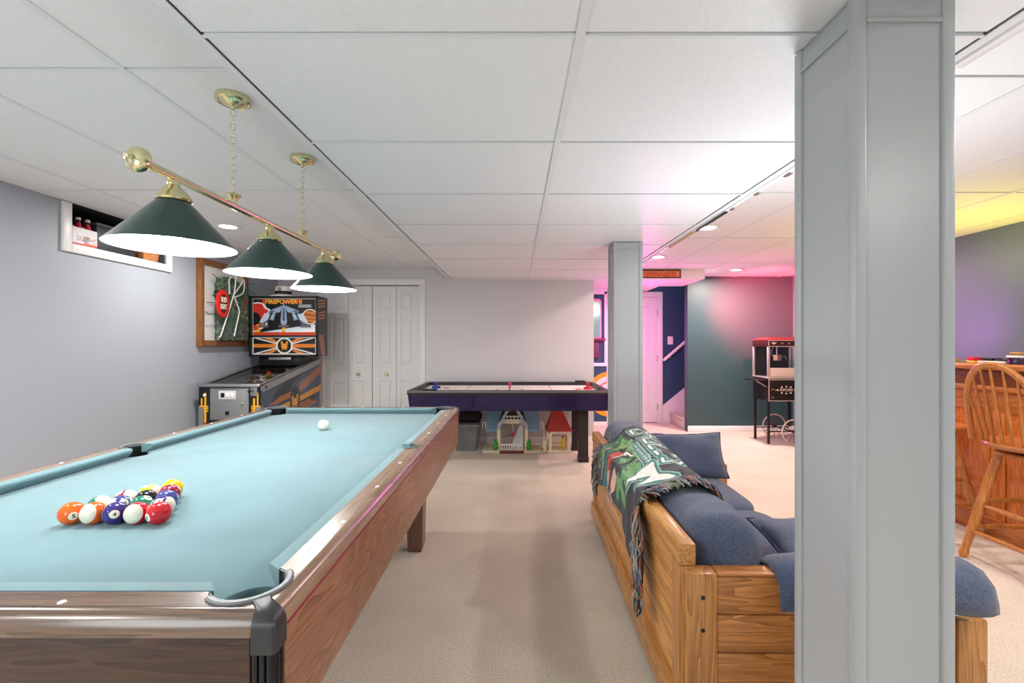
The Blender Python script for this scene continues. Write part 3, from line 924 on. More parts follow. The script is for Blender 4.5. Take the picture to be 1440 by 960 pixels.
# pocket liners, castings, corner caps
for sx in (1, -1):
    for sy in (1, -1):
        c = (PC[0] * sx, PC[1] * sy)
        ang = math.atan2(sy, sx)
        m = MB()
        n = 16
        def liner(c, ang, R, span, z0, z1):
            secs = []
            for t in np.linspace(ang - span, ang + span, n):
                d = (math.cos(t), math.sin(t))
                secs.append([(c[0] + d[0] * r, c[1] + d[1] * r, z) for r, z in ((R, z1), (R + .003, z1), (R + .003, z0), (R - .004, z0))])
            return MB().loft(secs)
        liner(c, ang, RC, 1.9, ZBED - .11, ZT - .001).lathe([(0, ZBED - .11), (RC, ZBED - .11), (RC + .002, ZBED - .03), (RC, ZBED - .11 + .002), (0, ZBED - .108)], 20, (c[0], c[1], 0)).build('pocket_liner', M_BLACK, pt, local=True)
        # horseshoe casting
        secs = []
        span = 1.62
        for k, t in enumerate(np.linspace(ang - span, ang + span, 30)):
            d = (math.cos(t), math.sin(t))
            e = 1 if 0 < k < 29 else .6
            r0, r1 = RC - .002, RC - .002 + .0135 * e
            secs.append([(c[0] + d[0] * r, c[1] + d[1] * r, z) for r, z in ((r0, ZT - .01), (r0, ZT + .003 * e), (r0 + .003, ZT + .0055 * e), (r1 - .003, ZT + .0055 * e), (r1, ZT + .003 * e), (r1, ZT - .004), (r1 - .002, ZT - .01))])
        MB().loft(secs).build('pocket_casting', M_CAST, pt, local=True)
        k1, k2 = WA + .012, WB + .012
        secs = []
        rc = .030
        for t in [None] + list(np.linspace(0, PI / 2, 8)) + [9]:
            if t is None: i_, z_ = rc + .012, ZT + .0035
            elif t == 9: i_, z_ = 0, ZT - .062
            else: i_, z_ = rc * (1 - math.sin(t)), ZT + .0035 - rc * (1 - math.cos(t))
            j_ = min(i_, rc)
            ch_ = .0045 * (1 - .7 * j_ / rc); ex_, ey_ = OA + .003 - j_, OB + .003 - j_
            q_ = [(k1 + .016, k2 - .004), (ex_, OB - .036), (ex_, ey_ - ch_), (ex_ - ch_, ey_), (OA - .036, ey_), (k1 - .004, k2 + .016)]
            if t is None: continue
            secs.append([(x * sx, y * sy, z_) for x, y in q_])
        MB().loft(secs).build('corner_cap', mat('black_corner_cap', (62, 63, 65), 0.36, metal=.3), pt, local=True)
        m = MB()
        for k in range(3):
            o_ = .012 * k
            m.box(*sorted((sx * (OA - .012), sx * (OA - .002))), *sorted((sy * (OB - .004 - o_), sy * (OB - .014 - o_))), .56, ZT - .06, .003)
            m.box(*sorted((sx * (OA - .004 - o_), sx * (OA - .014 - o_))), *sorted((sy * (OB - .012), sy * (OB - .002))), .56, ZT - .06, .003)
        m.box(*sorted((sx * (OA - .04), sx * (OA - .008))), *sorted((sy * (OB - .04), sy * (OB - .008))), .56, ZT - .06, .004)
        m.build('corner_post', M_BLACK, pt, local=True)
    c = (PS[0] * sx, 0)
    ang = 0 if sx > 0 else PI
    liner(c, ang, RS, 1.8, ZBED - .11, ZT - .001).lathe([(0, ZBED - .11), (RS, ZBED - .11), (RS, ZBED - .108), (0, ZBED - .108)], 18, (c[0], c[1], 0)).build('pocket_liner', M_BLACK if sx < 0 else M_FELT, pt, local=True)
    secs = []
    for k, t in enumerate(np.linspace(ang - 1.55, ang + 1.55, 26)):
        d = (math.cos(t), math.sin(t)); e = 1 if 0 < k < 25 else .5
        r0, r1 = RS - .001, RS + .011 * e
        secs.append([(c[0] + d[0] * r, c[1] + d[1] * r, z) for r, z in ((r0, ZT - .01), (r0, ZT + .002), (r0 + .003, ZT + .004 * e), (r1 - .003, ZT + .004 * e), (r1, ZT + .002), (r1, ZT - .01))])
    MB().loft(secs).build('pocket_casting', M_CAST, pt, local=True)
# rail sights
sight = MB().lathe([(0, .0012), (.0055, .0012), (.0065, 0), (0, 0)], 16, m=0).build('rail_sight', M_WHITEP, pt, local=True)
pos = [(s * (A + .072), B * k / 4) for s in (1, -1) for k in (-3, -2, -1, 1, 2, 3)] + [(A * k / 2, s * (B + .072)) for s in (1, -1) for k in (-1, 0, 1)]
for k, (x, y) in enumerate(pos):
    o = sight if k == 0 else sight.copy()
    if k: COL.objects.link(o)
    o.location = (x, y, ZT)
# apron, red moulding, cabinet floor, legs
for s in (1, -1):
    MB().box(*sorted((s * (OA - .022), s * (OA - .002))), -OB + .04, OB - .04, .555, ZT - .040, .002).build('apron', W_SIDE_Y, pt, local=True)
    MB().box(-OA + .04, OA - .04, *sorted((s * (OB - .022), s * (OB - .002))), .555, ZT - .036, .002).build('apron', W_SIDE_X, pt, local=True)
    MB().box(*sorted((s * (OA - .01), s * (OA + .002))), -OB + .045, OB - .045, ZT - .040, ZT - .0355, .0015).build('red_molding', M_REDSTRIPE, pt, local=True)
MB().box(-OA + .025, OA - .025, -OB + .025, OB - .025, .56, .575).build('cabinet_floor', M_BLACKM, pt, local=True)
for sx in (1, -1):
    for sy in (1, -1):
        cx, cy = sx * (A - .10), sy * (B - .31)
        m = MB()
        sec = []
        for z, h in ((0, .036), (.03, .04), (.03, .044), (.30, .05), (.56, .058)):
            sec.append([(cx + h * a, cy + h * b, z) for a, b in ((1, 1), (-1, 1), (-1, -1), (1, -1))])
        m.loft(sec).build('leg', wood('walnut_leg', (130, 92, 72), (84, 56, 42), 'Z', 18), pt, local=True, smooth=0)

# ------------------------------------------------------------------ balls
RB = .02858
def ball(num, x, y, col, stripe, pole, face, label):
    """pole = axis of the stripe's white ends; face = where a number patch looks"""
    t = thing('billiard_ball', label, 'ball', (x, y, ZBED + RB + .0003), 'billiard balls on the felt')
    m = MB(); b = bmesh.new()
    bmesh.ops.create_uvsphere(b, u_segments=40, v_segments=28, radius=RB)
    if stripe:
        R = Vector((0, 0, 1)).rotation_difference(Vector(pole).normalized()).to_matrix().to_4x4()
        bmesh.ops.transform(b, matrix=R, verts=b.verts)
    m.bm = b
    if stripe:
        p = Vector(pole).normalized()
        for f in b.faces:
            f.material_index = 0 if abs(f.calc_center_median().dot(p)) < RB * .56 else 1
    m.build('shell', [mat('ball_%s' % '_'.join(map(str, col)), col, .07, coat=.3), mat('ball_ivory', (238, 234, 214), .07, coat=.3)], t, local=True, smooth=180)
    if num:
        w = Vector(face).normalized()
        u = Vector((0, 0, 1)).cross(w); u = u.normalized() if u.length > .1 else Vector((1, 0, 0))
        v = w.cross(u)
        rr = .0105
        rings = [(rr * k / 4) for k in range(5)]
        def on(x_, y_, h):
            d = w * math.sqrt(max(0, RB * RB - x_ * x_ - y_ * y_)) + u * x_ + v * y_
            return d * (1 + h / RB)
        secs = [[on(r * math.cos(a), r * math.sin(a), .00012) for a in np.linspace(0, 2 * PI, 25)[:-1]] for r in rings[1:]]
        pm = MB().loft(secs, cap=False); pm.poly([on(rings[1] * math.cos(a), rings[1] * math.sin(a), .00012) for a in np.linspace(0, 2 * PI, 25)[:-1]])
        pa = pm.build('number_patch', MATS['ball_ivory'] if 'ball_ivory' in MATS else mat('ball_ivory', (238, 234, 214), .07, coat=.3), t, local=True, smooth=180)
        MB().text(str(num), .0135 if num < 10 else .0115, (0, 0, 0), (1, 0, 0), (0, 1, 0), bold=.0004, warp=lambda x_, y_, z_: on(x_, y_, .0002 + max(z_, 0) * .1)).build('number', M_BLACKM, pa, local=True, smooth=0)
    return t
YEL, BLU, REDB, PUR, ORA, GRN, MAR, BLK = (242, 200, 20), (62, 72, 140), (200, 30, 40), (58, 44, 120), (246, 104, 26), (24, 120, 96), (150, 26, 58), (24, 24, 30)
ax, ay = -1.052, 1.395
dy = RB * 2 * .8665
cam_dir = lambda x, y: Vector((0 - x, 0 - y, CAM_H - ZBED))
def rackpos(row, k):
    return ax + (k - row / 2) * RB * 2.005, ay - row * dy * 1.003
rack = [
    [(1, YEL, 0, None, (.1, .9, .3), 'yellow solid ball at the far point of the rack')],
    [(9, YEL, 1, (1, .2, .15), (-.15, -.2, 1), 'yellow and white striped ball, left of the pair behind the point of the rack'), (7, MAR, 0, None, (.6, .5, .5), 'maroon solid ball, right of the pair behind the point of the rack')],
    [(15, MAR, 1, (.85, .1, .45), (-.4, -.4, .85), 'maroon striped ball at the left end of the rack middle row'), (8, BLK, 0, None, (.2, .8, .4), 'black solid ball in the very middle of the rack'), (2, BLU, 0, None, (.7, .6, .2), 'slate blue solid ball at the right end of the rack middle row')],
    [(14, GRN, 1, (.75, .1, .62), (.6, -.7, -.5), 'green and white striped ball at the left end of the fourth rack row'), (10, BLU, 1, (-.6, -.75, .1), (.75, -.5, .55), 'blue striped ball showing its number patch, second in the fourth rack row'), (6, GRN, 0, None, (.55, .1, .85), 'green solid ball, third in the fourth rack row'), (12, PUR, 1, (1, .1, 0), (.1, -.75, .7), 'purple striped ball numbered 12 at the right end of the fourth rack row')],
    [(5, ORA, 0, None, (.75, -.6, -.05), 'orange solid ball at the left end of the front rack row'), (13, ORA, 1, (-.1, -.95, .25), (1, .2, -.1), 'orange striped ball with its white end forward, second in the front rack row'), (4, PUR, 0, None, (.62, -.8, .18), 'purple solid ball numbered 4 in the middle of the front rack row'), (11, REDB, 1, (.1, -.95, .2), (1, .3, .2), 'red striped ball with its white end forward, fourth in the front rack row'), (3, REDB, 0, None, (-.35, -.85, -.1), 'red solid ball numbered 3 at the right end of the front rack row')],
]
for r, row in enumerate(rack):
    for k, (num, col, stripe, pole, face, lab) in enumerate(row):
        x, y = rackpos(r, k)
        ball(num, x, y, col, stripe, pole, face, lab)
ball(0, -1.05, 2.485, (244, 240, 220), 0, None, None, 'plain white cue ball alone at the far end of the teal felt')

# ------------------------------------------------------------------ billiard lamp
LX, LZ = -1.065, 1.757
bl = thing('billiard_lamp', 'brass bar lamp with three dark green cone shades hanging over the pool table', 'hanging lamp', (LX, 1.99, ZC))
M_SHADE = mat('dark_green_enamel', (30, 62, 57), 0.32, coat=.25)
M_SHADE_IN = mat('glowing_white_enamel', (250, 250, 250), 0.4, emit=(255, 252, 246), estr=1.2)  # glow put into the shade lining for the bulb's light on it
M_BULB = mat('bulb_glow', (255, 255, 255), 0.4, emit=(255, 250, 240), estr=14)
MB().tube([(LX, 1.29, LZ), (LX, 2.69, LZ)], .0128, 24).build('bar', M_BRASS, bl)
for y, s in ((1.284, -1), (2.694, 1)):
    m = MB().sphere((LX, y, LZ), .036, 32, nz=20, sc=(1, .66, 1))
    m.lathe([(.017, 0), (.02, .004), (.017, .01)], 20, (LX, y - s * .021, LZ), (0, -s, 0))
    f = m.build('end_ball', M_BRASS, bl, smooth=60)
    MB().lathe([(.006, 0), (.009, .006), (.005, .012), (.008, .017), (.0, .024)], 14, (LX, y + s * .0225, LZ), (0, s, 0)).build('finial', M_BRASS, f)
link = None
for y in (1.716, 2.277):
    MB().lathe([(.058, ZC - .0005), (.060, ZC - .006), (.060, ZC - .018), (.052, ZC - .022), (.047, ZC - .019), (.044, ZC - .022), (.02, ZC - .033), (.008, ZC - .036), (.006, ZC - .046), (0, ZC - .047)], 36, (LX, y, 0)).build('canopy', M_BRASS, bl)
    z = ZC - .046; k = 0
    while z > LZ + .062:
        if link is None:
            p = [(math.cos(t) * .0075, 0, (math.sin(t) * .0085 + (.0065 if math.sin(t) > 0 else -.0065))) for t in np.linspace(0, 2 * PI, 17)[:-1]]
            link = MB().tube(p, .0017, 6, closed=True).build('chain_link', M_BRASS, bl, local=True)
            o = link
        else:
            o = link.copy(); COL.objects.link(o)
        o.parent = bl
        o.location = Vector((LX, y, z - .013)) - LOC[bl.name]
        o.rotation_euler = (0, 0, (PI / 2 if k % 2 else 0) + .5)
        z -= .0258; k += 1
    m = MB().lathe([(0, .046), (.005, .044), (.006, .036), (.016, .034), (.025, .03), (.027, .026), (.018, .016), (.014, .006), (.016, 0), (.014, -.012)], 24, (LX, y, LZ + .012))
    m.build('bar_hanger', M_BRASS, bl)
for y in (1.417, 1.97, 2.534):
    zt, zb = 1.688, 1.538
    sh = MB()
    sh.lathe([(.036, zt), (.168, zb + .004), (.171, zb)], 56, (LX, y, 0), m=0, cap=False)
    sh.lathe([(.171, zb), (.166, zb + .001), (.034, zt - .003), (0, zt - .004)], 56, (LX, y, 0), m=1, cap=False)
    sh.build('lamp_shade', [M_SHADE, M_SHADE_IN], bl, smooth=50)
    MB().lathe([(.047, zt - .008), (.050, zt - .003), (.047, zt + .004), (.040, zt + .016), (.027, zt + .030), (.017, zt + .042), (.017, zt + .052), (.012, zt + .06)], 30, (LX, y, 0)).build('fitter', M_BRASS, bl)
    MB().lathe([(0, zb + .022), (.02, zb + .026), (.03, zb + .042), (.03, zb + .058), (.018, zb + .085), (.014, zb + .12)], 20, (LX, y, 0)).build('bulb', M_BULB, bl, smooth=80)
    l = lamp('billiard_bulb', 'POINT', (LX, y, zb + .012), 6.2, (.97, .985, 1), .03)
# ------------------------------------------------------------------ pinball machine
M_ART = print_mat('printed_art', .3)
PX0, PX1, PY0, PY1 = -2.866, -2.308, 4.12, 5.40
pb = thing('pinball_machine', 'black and orange pinball machine with tall backbox in the left corner by the closet', 'pinball machine', ((PX0 + PX1) / 2, 4.76, 0))
side = [(PY0, .44), (PY0, .845), (PY1, 1.045), (PY1, .44)]
MB().prism(side, PX0, PX0 + .02, 'X').prism(side, PX1 - .02, PX1, 'X').box(PX0 + .02, PX1 - .02, PY0, PY0 + .02, .44, .845).box(PX0 + .02, PX1 - .02, PY1 - .02, PY1, .44, 1.04).box(PX0 + .02, PX1 - .02, PY0 + .02, PY1 - .02, .44, .455).build('cabinet', M_BLACKM, pb, smooth=0)
DKB, SLT, OR_, YE_, RD_, WH_ = (22, 22, 26), (70, 82, 104), (222, 128, 44), (244, 180, 28), (214, 60, 40), (226, 226, 226)
def emblem_w(img, U, V, cx, cy, s, asp):
    z = [(-.5, .75), (-.28, -.55), (0, .35), (.28, -.55), (.5, .75)]
    P = [(cx + x * s / asp, cy + y * s) for x, y in z]
    paint(img, rline(U, V, P, s * .17, asp), YE_)
    paint(img, rline(U, V, P, s * .10, asp), RD_)
    for dx in (-.12, .14):
        Q = [(x + dx * s / asp, y + .12 * s) for x, y in P]
        paint(img, rline(U, V, Q, s * .035, asp), (250, 200, 60))
def side_art(U, V):
    img = np.zeros(U.shape + (3,)) + np.array(SLT)
    n = rnoise(U, V, 9, 2)
    paint(img, n > .25, (34, 36, 44)); paint(img, n < -.7, (92, 104, 126))
    for k in range(3):          # long band rising to the back
        c = .335 + .165 * U + (k - 1) * .042
        paint(img, np.abs(V - c) < .017, YE_); paint(img, np.abs(V - c) < .006, OR_)
    for k in range(5):          # fan to the upper back
        paint(img, (U > .58) & (np.abs(V - (.60 + k * .038 + (U - .58) * .55)) < .010), OR_)
    for k in range(4):          # stripes tapering to the front
        paint(img, (U < .44) & (U > .12 + .06 * abs(k - 1)) & (np.abs(V - (.555 + k * .036 + (U - .44) * .05)) < .010), OR_)
    for k in range(4):
        paint(img, (U > .58) & (U < .92 - .05 * k) & (np.abs(V - (.17 + k * .045 + (U - .58) * .16)) < .010), OR_)
    paint(img, ((U - .5) / .085) ** 2 + ((V - .46) / .30) ** 2 < 1, (34, 34, 40))
    emblem_w(img, U, V, .5, .40, .17, 2.0)
    return img
def side_surf(U, V):
    top = .845 + (1.045 - .845) * U - .05
    return np.stack([np.full(U.shape, PX1 + .0015), PY0 + (PY1 - PY0) * U, .445 + (top - .445) * V], -1)
raster_panel('side_art', None, None, None, 300, 150, side_art, M_ART, pb, surf=side_surf)
MB().box(PX1 - .001, PX1 + .006, PY1 - .012, PY1 + .006, .44, 1.03, .002).build('back_edge', mat('rosy_edge', (186, 150, 138), .5), pb)
def front_art(U, V):
    img = np.zeros(U.shape + (3,)) + np.array(DKB)
    for c in (.075, .925):
        for d in (-.028, .028):
            paint(img, (np.abs(U - c - d) < .014) & (V < .86 - (.12 if d < 0 else 0)), YE_)
            paint(img, (np.abs(U - c - d) < .014) & (V < .2), RD_)
        for k in range(3):
            paint(img, (np.abs(V - (.45 + k * .052)) < .017) & (np.abs(U - c) < .075), YE_)
    return img
raster_panel('front_art', (PX0, PY0 - .0015, .445), (PX1 - PX0, 0, 0), (0, 0, .40), 130, 90, front_art, M_ART, pb)
x0, _, z1 = onY(PY0, 296.5, 545.5); x1, _, z0 = onY(PY0, 350.5, 590)
cd = MB().box(x0, x1, PY0 - .012, PY0 - .002, z0, z1, .003).box(x0 + .014, x1 - .014, PY0 - .017, PY0 - .011, z0 + .014, z1 - .014, .002).build('coin_door', mat('coin_door_grey', (150, 152, 154), .4, metal=.5), pb)
cpx0, _, cpz1 = onY(PY0, 309.5, 549); cpx1, _, cpz0 = onY(PY0, 333.5, 561)
MB().box(cpx0, cpx1, PY0 - .022, PY0 - .016, cpz0, cpz1, .002).build('coin_plate', mat('coin_plate_white', (214, 214, 214), .4), cd)
for k in range(3):
    cx = cpx0 + (cpx1 - cpx0) * (.24 + .27 * k)
    MB().box(cx - .017, cx + .017, PY0 - .026, PY0 - .021, (cpz0 + cpz1) / 2 - .02, (cpz0 + cpz1) / 2 + .02, .003).box(cx - .003, cx + .003, PY0 - .028, PY0 - .025, (cpz0 + cpz1) / 2 - .012, (cpz0 + cpz1) / 2 + .012).build('coin_slot', [M_WHITEP, M_BLACK] if k else M_BLACK, cd)
lx, _, lz = onY(PY0, 342.3, 567.5)
MB().lathe([(.014, 0), (.016, .004), (.010, .012), (0, .013)], 16, (lx, PY0 - .017, lz), (0, -1, 0)).build('lock', M_CHROME, cd)
rx, _, rz = onY(PY0, 321, 580.5)
MB().box(rx - .019, rx + .019, PY0 - .0185, PY0 - .012, rz - .018, rz + .018, .002).build('coin_return', M_BLACK, cd)
MB().box(PX0 - .004, PX1 + .004, PY0 - .03, PY0 + .035, .842, .872, .008).build('lock_bar', M_CHROME, pb)
# steel side rails, glass, playfield
sl = (1.045 - .845) / (PY1 - PY0)
def zr(y): return .845 + (y - PY0) * sl
for s, xx in ((-1, PX0), (1, PX1)):
    a, b = (xx - .001, xx + .004) if s > 0 else (xx - .004, xx + .001)
    pr = [(PY0 + .02, zr(PY0) - .055), (PY0, zr(PY0) - .03), (PY0, zr(PY0) + .018), (PY1 - .02, zr(PY1) + .018), (PY1 - .02, zr(PY1) - .05)]
    m = MB().prism(pr, a, b, 'X')
    pr2 = [(PY0 + .03, zr(PY0) + .012), (PY1 - .02, zr(PY1) + .012), (PY1 - .02, zr(PY1) + .02), (PY0 + .03, zr(PY0) + .02)]
    m.prism(pr2, *((xx - .03, xx + .004) if s > 0 else (xx - .004, xx + .03)), 'X')
    m.build('side_rail', M_STEEL, pb, smooth=0)
    MB().lathe([(.016, 0), (.016, .004), (.010, .005), (.010, .012), (0, .013)], 14, (xx, PY0 + .085, zr(PY0) - .012), (s, 0, 0)).build('flipper_button', mat('dark_red_button', (120, 24, 30), .3), pb)
def field_art(U, V):
    img = np.zeros(U.shape + (3,)) + np.array([70, 66, 62])
    n = rnoise(U, V, 22, 5); n2 = rnoise(U, V, 46, 6)
    paint(img, n > .4, (120, 84, 66)); paint(img, n < -.6, (40, 40, 46)); paint(img, (n2 > .9), (214, 214, 214)); paint(img, (n2 < -1.0), (70, 84, 70))
    paint(img, (V > .62) & (V < .72) & (n2 > -.3), (208, 208, 206)); paint(img, (V > .42) & (V < .5) & (n > -.3), (150, 110, 92))
    paint(img, V < .2, (46, 48, 46))
    return img
raster_panel('playfield', (PX0 + .025, PY0 + .03, zr(PY0) - .05), (PX1 - PX0 - .05, 0, 0), (0, 1.05, .15), 90, 150, field_art, M_ART, pb)
for k in range(9):
    u, v = .15 + .7 * random.random(), .3 + .55 * random.random()
    c = Vector((PX0 + .025 + u * .5, PY0 + .03 + v * 1.05, zr(PY0) - .05 + v * .15))
    MB().lathe([(.016, 0), (.016, .025), (.024, .03), (.022, .036), (0, .038)], 12, c).build('bumper', mat('bumper_%d' % (k % 3), [(226, 226, 222), (200, 60, 50), (220, 170, 60)][k % 3], .3), pb)
gl = [(PY0 + .03, zr(PY0) + .006), (PY1 - .1, zr(PY1 - .1) + .006), (PY1 - .1, zr(PY1 - .1) + .010), (PY0 + .03, zr(PY0) + .010)]
MB().prism(gl, PX0 + .02, PX1 - .02, 'X').build('top_glass', M_GLASS, pb, smooth=0)
ppx0, _, ppz1 = onY(PY0, 352.5, 544.5); ppx1, _, ppz0 = onY(PY0, 362, 556.5)
pl = MB().box(ppx0, ppx1, PY0 - .008, PY0 - .001, ppz0, ppz1, .002).build('plunger_plate', M_STEEL, pb)
MB().tube([((ppx0 + ppx1) / 2 - .008, PY0 - .008, ppz1 - .03), ((ppx0 + ppx1) / 2 - .008, PY0 - .05, ppz1 - .03)], .005, 10).sphere(((ppx0 + ppx1) / 2 - .008, PY0 - .06, ppz1 - .03), .014, 14).build('plunger', M_BLACK, pl)
bx_, _, bz_ = onY(PY0, 288.3, 555.5)
MB().lathe([(.014, 0), (.014, .006), (.01, .012), (0, .013)], 14, (bx_, PY0 - .002, bz_), (0, -1, 0)).build('start_button', M_WHITEP, pb)
for xx, s in ((PX0, 1), (PX1, -1)):
    for yy, sy in ((PY0, 1), (PY1, -1)):
        m = MB()
        m.prism([(xx - s * .003, yy - sy * .003), (xx + s * .045, yy - sy * .003), (xx + s * .045, yy), (xx, yy), (xx, yy + sy * .045), (xx - s * .003, yy + sy * .045)], .03, .66 if sy > 0 else .7, 'Z')
        m.lathe([(.022, 0), (.024, .006), (.010, .012), (.008, .035)], 14, (xx + s * .012, yy + sy * .012, 0))
        m.build('leg', M_STEEL, pb, smooth=0)
# backbox
BX0, BX1, BY0, BY1, BZ0, BZ1 = -2.872, -2.128, 4.90, 5.15, 1.095, 1.745
MB().box(-2.80, -2.34, 4.96, 5.36, .99, 1.095, .004).build('neck', M_BLACK, pb)
bb = MB()
bb.box(BX0, BX1, BY0 + .02, BY1, BZ0, BZ1, .004)
for a, b, c, d in ((BX0, BX0 + .03, BZ0, BZ1), (BX1 - .025, BX1, BZ0, BZ1), (BX0, BX1, BZ1 - .022, BZ1), (BX0, BX1, BZ0, BZ0 + .02), (BX0, BX1, 1.304, 1.322)):
    bb.box(a, b, BY0, BY0 + .025, c, d, .003)
bb = bb.build('backbox', M_BLACKM, pb)
MB().box(-2.66, -2.42, 4.90, 4.93, 1.055, 1.085, .004).build('latch', M_STEEL, pb)
def glass_art(U, V):
    asp = 1.72
    img = np.zeros(U.shape + (3,)) + np.array((20, 20, 24))
    n = rnoise(U, V, 16, 8)
    d = np.hypot((U - .02) * asp, V - .50)
    fl = d + n * .05
    paint(img, (fl < .42) & (U < .3), (240, 236, 232)); paint(img, (fl < .36) & (U < .27), (214, 52, 40)); paint(img, (np.hypot((U - .03) * asp, V - .45) < .17), (20, 20, 24))
    paint(img, (U < .12) & (V < .3) & (n > 0), YE_)
    paint(img, (V > .86) & (np.abs(n) < .5) & (U > .15) & (U < .75), (206, 60, 40))
    paint(img, rpoly(U, V, [(.12, .08), (.98, .30), (.98, .08)]), (206, 226, 232)); paint(img, rpoly(U, V, [(.42, .08), (.98, .18), (.98, .08)]), (240, 240, 240))
    paint(img, rcirc(U, V, .9, .50, .21, asp), (236, 232, 222)); paint(img, rcirc(U, V, .9, .50, .185, asp), (204, 120, 40))
    paint(img, rcirc(U, V, .9, .50, .185, asp) & (np.sin(V * 60 + n) > .3), (150, 76, 30))
    A1, A2 = (150, 172, 200), (92, 112, 142)
    for s in (-1, 1):
        def P(pts, cx): return [(cx + s * x, y) for x, y in pts]
        paint(img, rpoly(U, V, P([(.02, .80), (.24, .66), (.20, .60), (.06, .62)], .49)), A1)
        paint(img, rpoly(U, V, P([(.10, .62), (.20, .70), (.36, .30), (.30, .28)], .49)), A2)
        paint(img, rpoly(U, V, P([(.12, .66), (.16, .40), (.30, .46), (.26, .54)], .49)), A1)
        paint(img, rpoly(U, V, P([(.15, .52), (.30, .60), (.38, .36), (.34, .33)], .49)), (196, 210, 226))
        paint(img, rpoly(U, V, P([(.17, .60), (.20, .62), (.27, .34), (.25, .33)], .49)), (40, 48, 64))
    paint(img, rpoly(U, V, [(.49, .86), (.525, .70), (.54, .36), (.51, .22), (.47, .22), (.44, .36), (.455, .70)]), A1)
    paint(img, rpoly(U, V, [(.49, .80), (.505, .66), (.51, .40), (.47, .40), (.475, .66)]), (60, 84, 124))
    paint(img, rpoly(U, V, [(.47, .22), (.51, .22), (.52, .06), (.46, .06)]), (240, 176, 40))
    for cx in (.17, .49, .83):
        paint(img, (np.abs(U - cx) < .085) & (np.abs(V - .245) < .035), (70, 54, 62))
        paint(img, (np.abs(U - cx) < .075) & (np.abs(V - .245) < .018), (130, 110, 118))
    paint(img, (U > .72) & (U < .92) & (V > .75) & (V < .83), (150, 160, 156))
    paint(img, V < .085, (206, 66, 36))
    paint(img, (U < .012) | (U > .988) | (V > .975), (176, 170, 160))
    return img
bgl = raster_panel('backglass', (BX0 + .03, BY0 + .017, 1.322), (BX1 - BX0 - .055, 0, 0), (0, 0, BZ1 - .022 - 1.322), 300, 170, glass_art, M_ART, bb)
MB().text('FIREPOWER II', .062, ((BX0 + BX1) / 2 - .005, BY0 + .0165, 1.682), (1, 0, 0), (0, 0, 1), bold=.002, squeeze=1.06).build('title_outline', mat('title_red', (206, 70, 30), .4), bb, smooth=0)
MB().text('FIREPOWER II', .062, ((BX0 + BX1) / 2 - .005, BY0 + .0150, 1.682), (1, 0, 0), (0, 0, 1), bold=.0012, squeeze=1.06).build('title_lettering', mat('title_amber', (240, 190, 60), .4), bb, smooth=0)
def speaker_art(U, V):
    asp = 3.6
    img = np.zeros(U.shape + (3,)) + np.array((24, 24, 26))
    paint(img, np.abs(V - .5) < .10, OR_)
    for s in (-1, 1):
        paint(img, rpoly(U, V, [(.5, .5), (.5 + s * .22, .98), (.5 + s * .36, .98)]), OR_); paint(img, rpoly(U, V, [(.5, .5), (.5 + s * .22, .02), (.5 + s * .36, .02)]), OR_)
        for y in (1, 0):
            paint(img, rline(U, V, [(.5, .5), (.5 + s * .5, y)], .035, asp), WH_)
    paint(img, rcirc(U, V, .5, .5, .47, asp), WH_); paint(img, rcirc(U, V, .5, .5, .38, asp), (24, 24, 26))
    emblem_w(img, U, V, .5, .48, .30, asp)
    paint(img, (U < .016) | (U > .984) | (V < .06) | (V > .94), WH_)
    return img
raster_panel('lower_panel_art', (BX0 + .03, BY0 + .016, BZ0 + .02), (BX1 - BX0 - .055, 0, 0), (0, 0, 1.304 - BZ0 - .02), 280, 80, speaker_art, M_ART, bb)
def bside(U, V):
    img = np.zeros(U.shape + (3,)) + np.array((34, 34, 40)); paint(img, rnoise(U, V, 5, 4) > .6, (74, 80, 96))
    for k in range(7):
        if k != 3: paint(img, (np.abs(V - (.62 + k * .05 + U * .06)) < .009) & (U < .72 + .04 * (k % 2)), (226, 140, 80))
    for k in range(4):
        paint(img, (np.abs(U - (.1 + k * .11 + (.36 - V) * .9)) < .035) & (V < .36), (206, 110, 90))
    return img
raster_panel('backbox_side_art', (BX1 + .0015, BY0 + .005, BZ0 + .006), (0, BY1 - BY0 - .01, 0), (0, 0, BZ1 - BZ0 - .012), 60, 150, bside, M_ART, bb)

# hat on top of the backbox
hx, hy, hz = -2.56, 5.02, BZ1
ht = thing('straw_hat', 'small white hat with a dark band lying on top of the pinball backbox', 'hat', (hx, hy, hz))
MB().lathe([(.0, .022), (.07, .018), (.12, .008), (.142, .0), (.142, .006), (.12, .016), (.07, .028), (0, .028)], 32, (hx, hy, hz), cap=False).build('brim', mat('hat_white', (226, 222, 216), .7), ht)
MB().lathe([(.085, .024), (.082, .06), (.08, .105), (.07, .116), (0, .118)], 32, (hx, hy, hz), cap=False).build('crown', MATS['hat_white'], ht)
MB().lathe([(.0868, .026), (.0845, .062)], 32, (hx, hy, hz), cap=False).build('band', M_BLACKM, ht)
MB().box(hx - .02, hx + .02, hy - .0875, hy - .08, hz + .062, hz + .10, .004).build('badge', mat('hat_badge', (150, 128, 116), .5), ht)

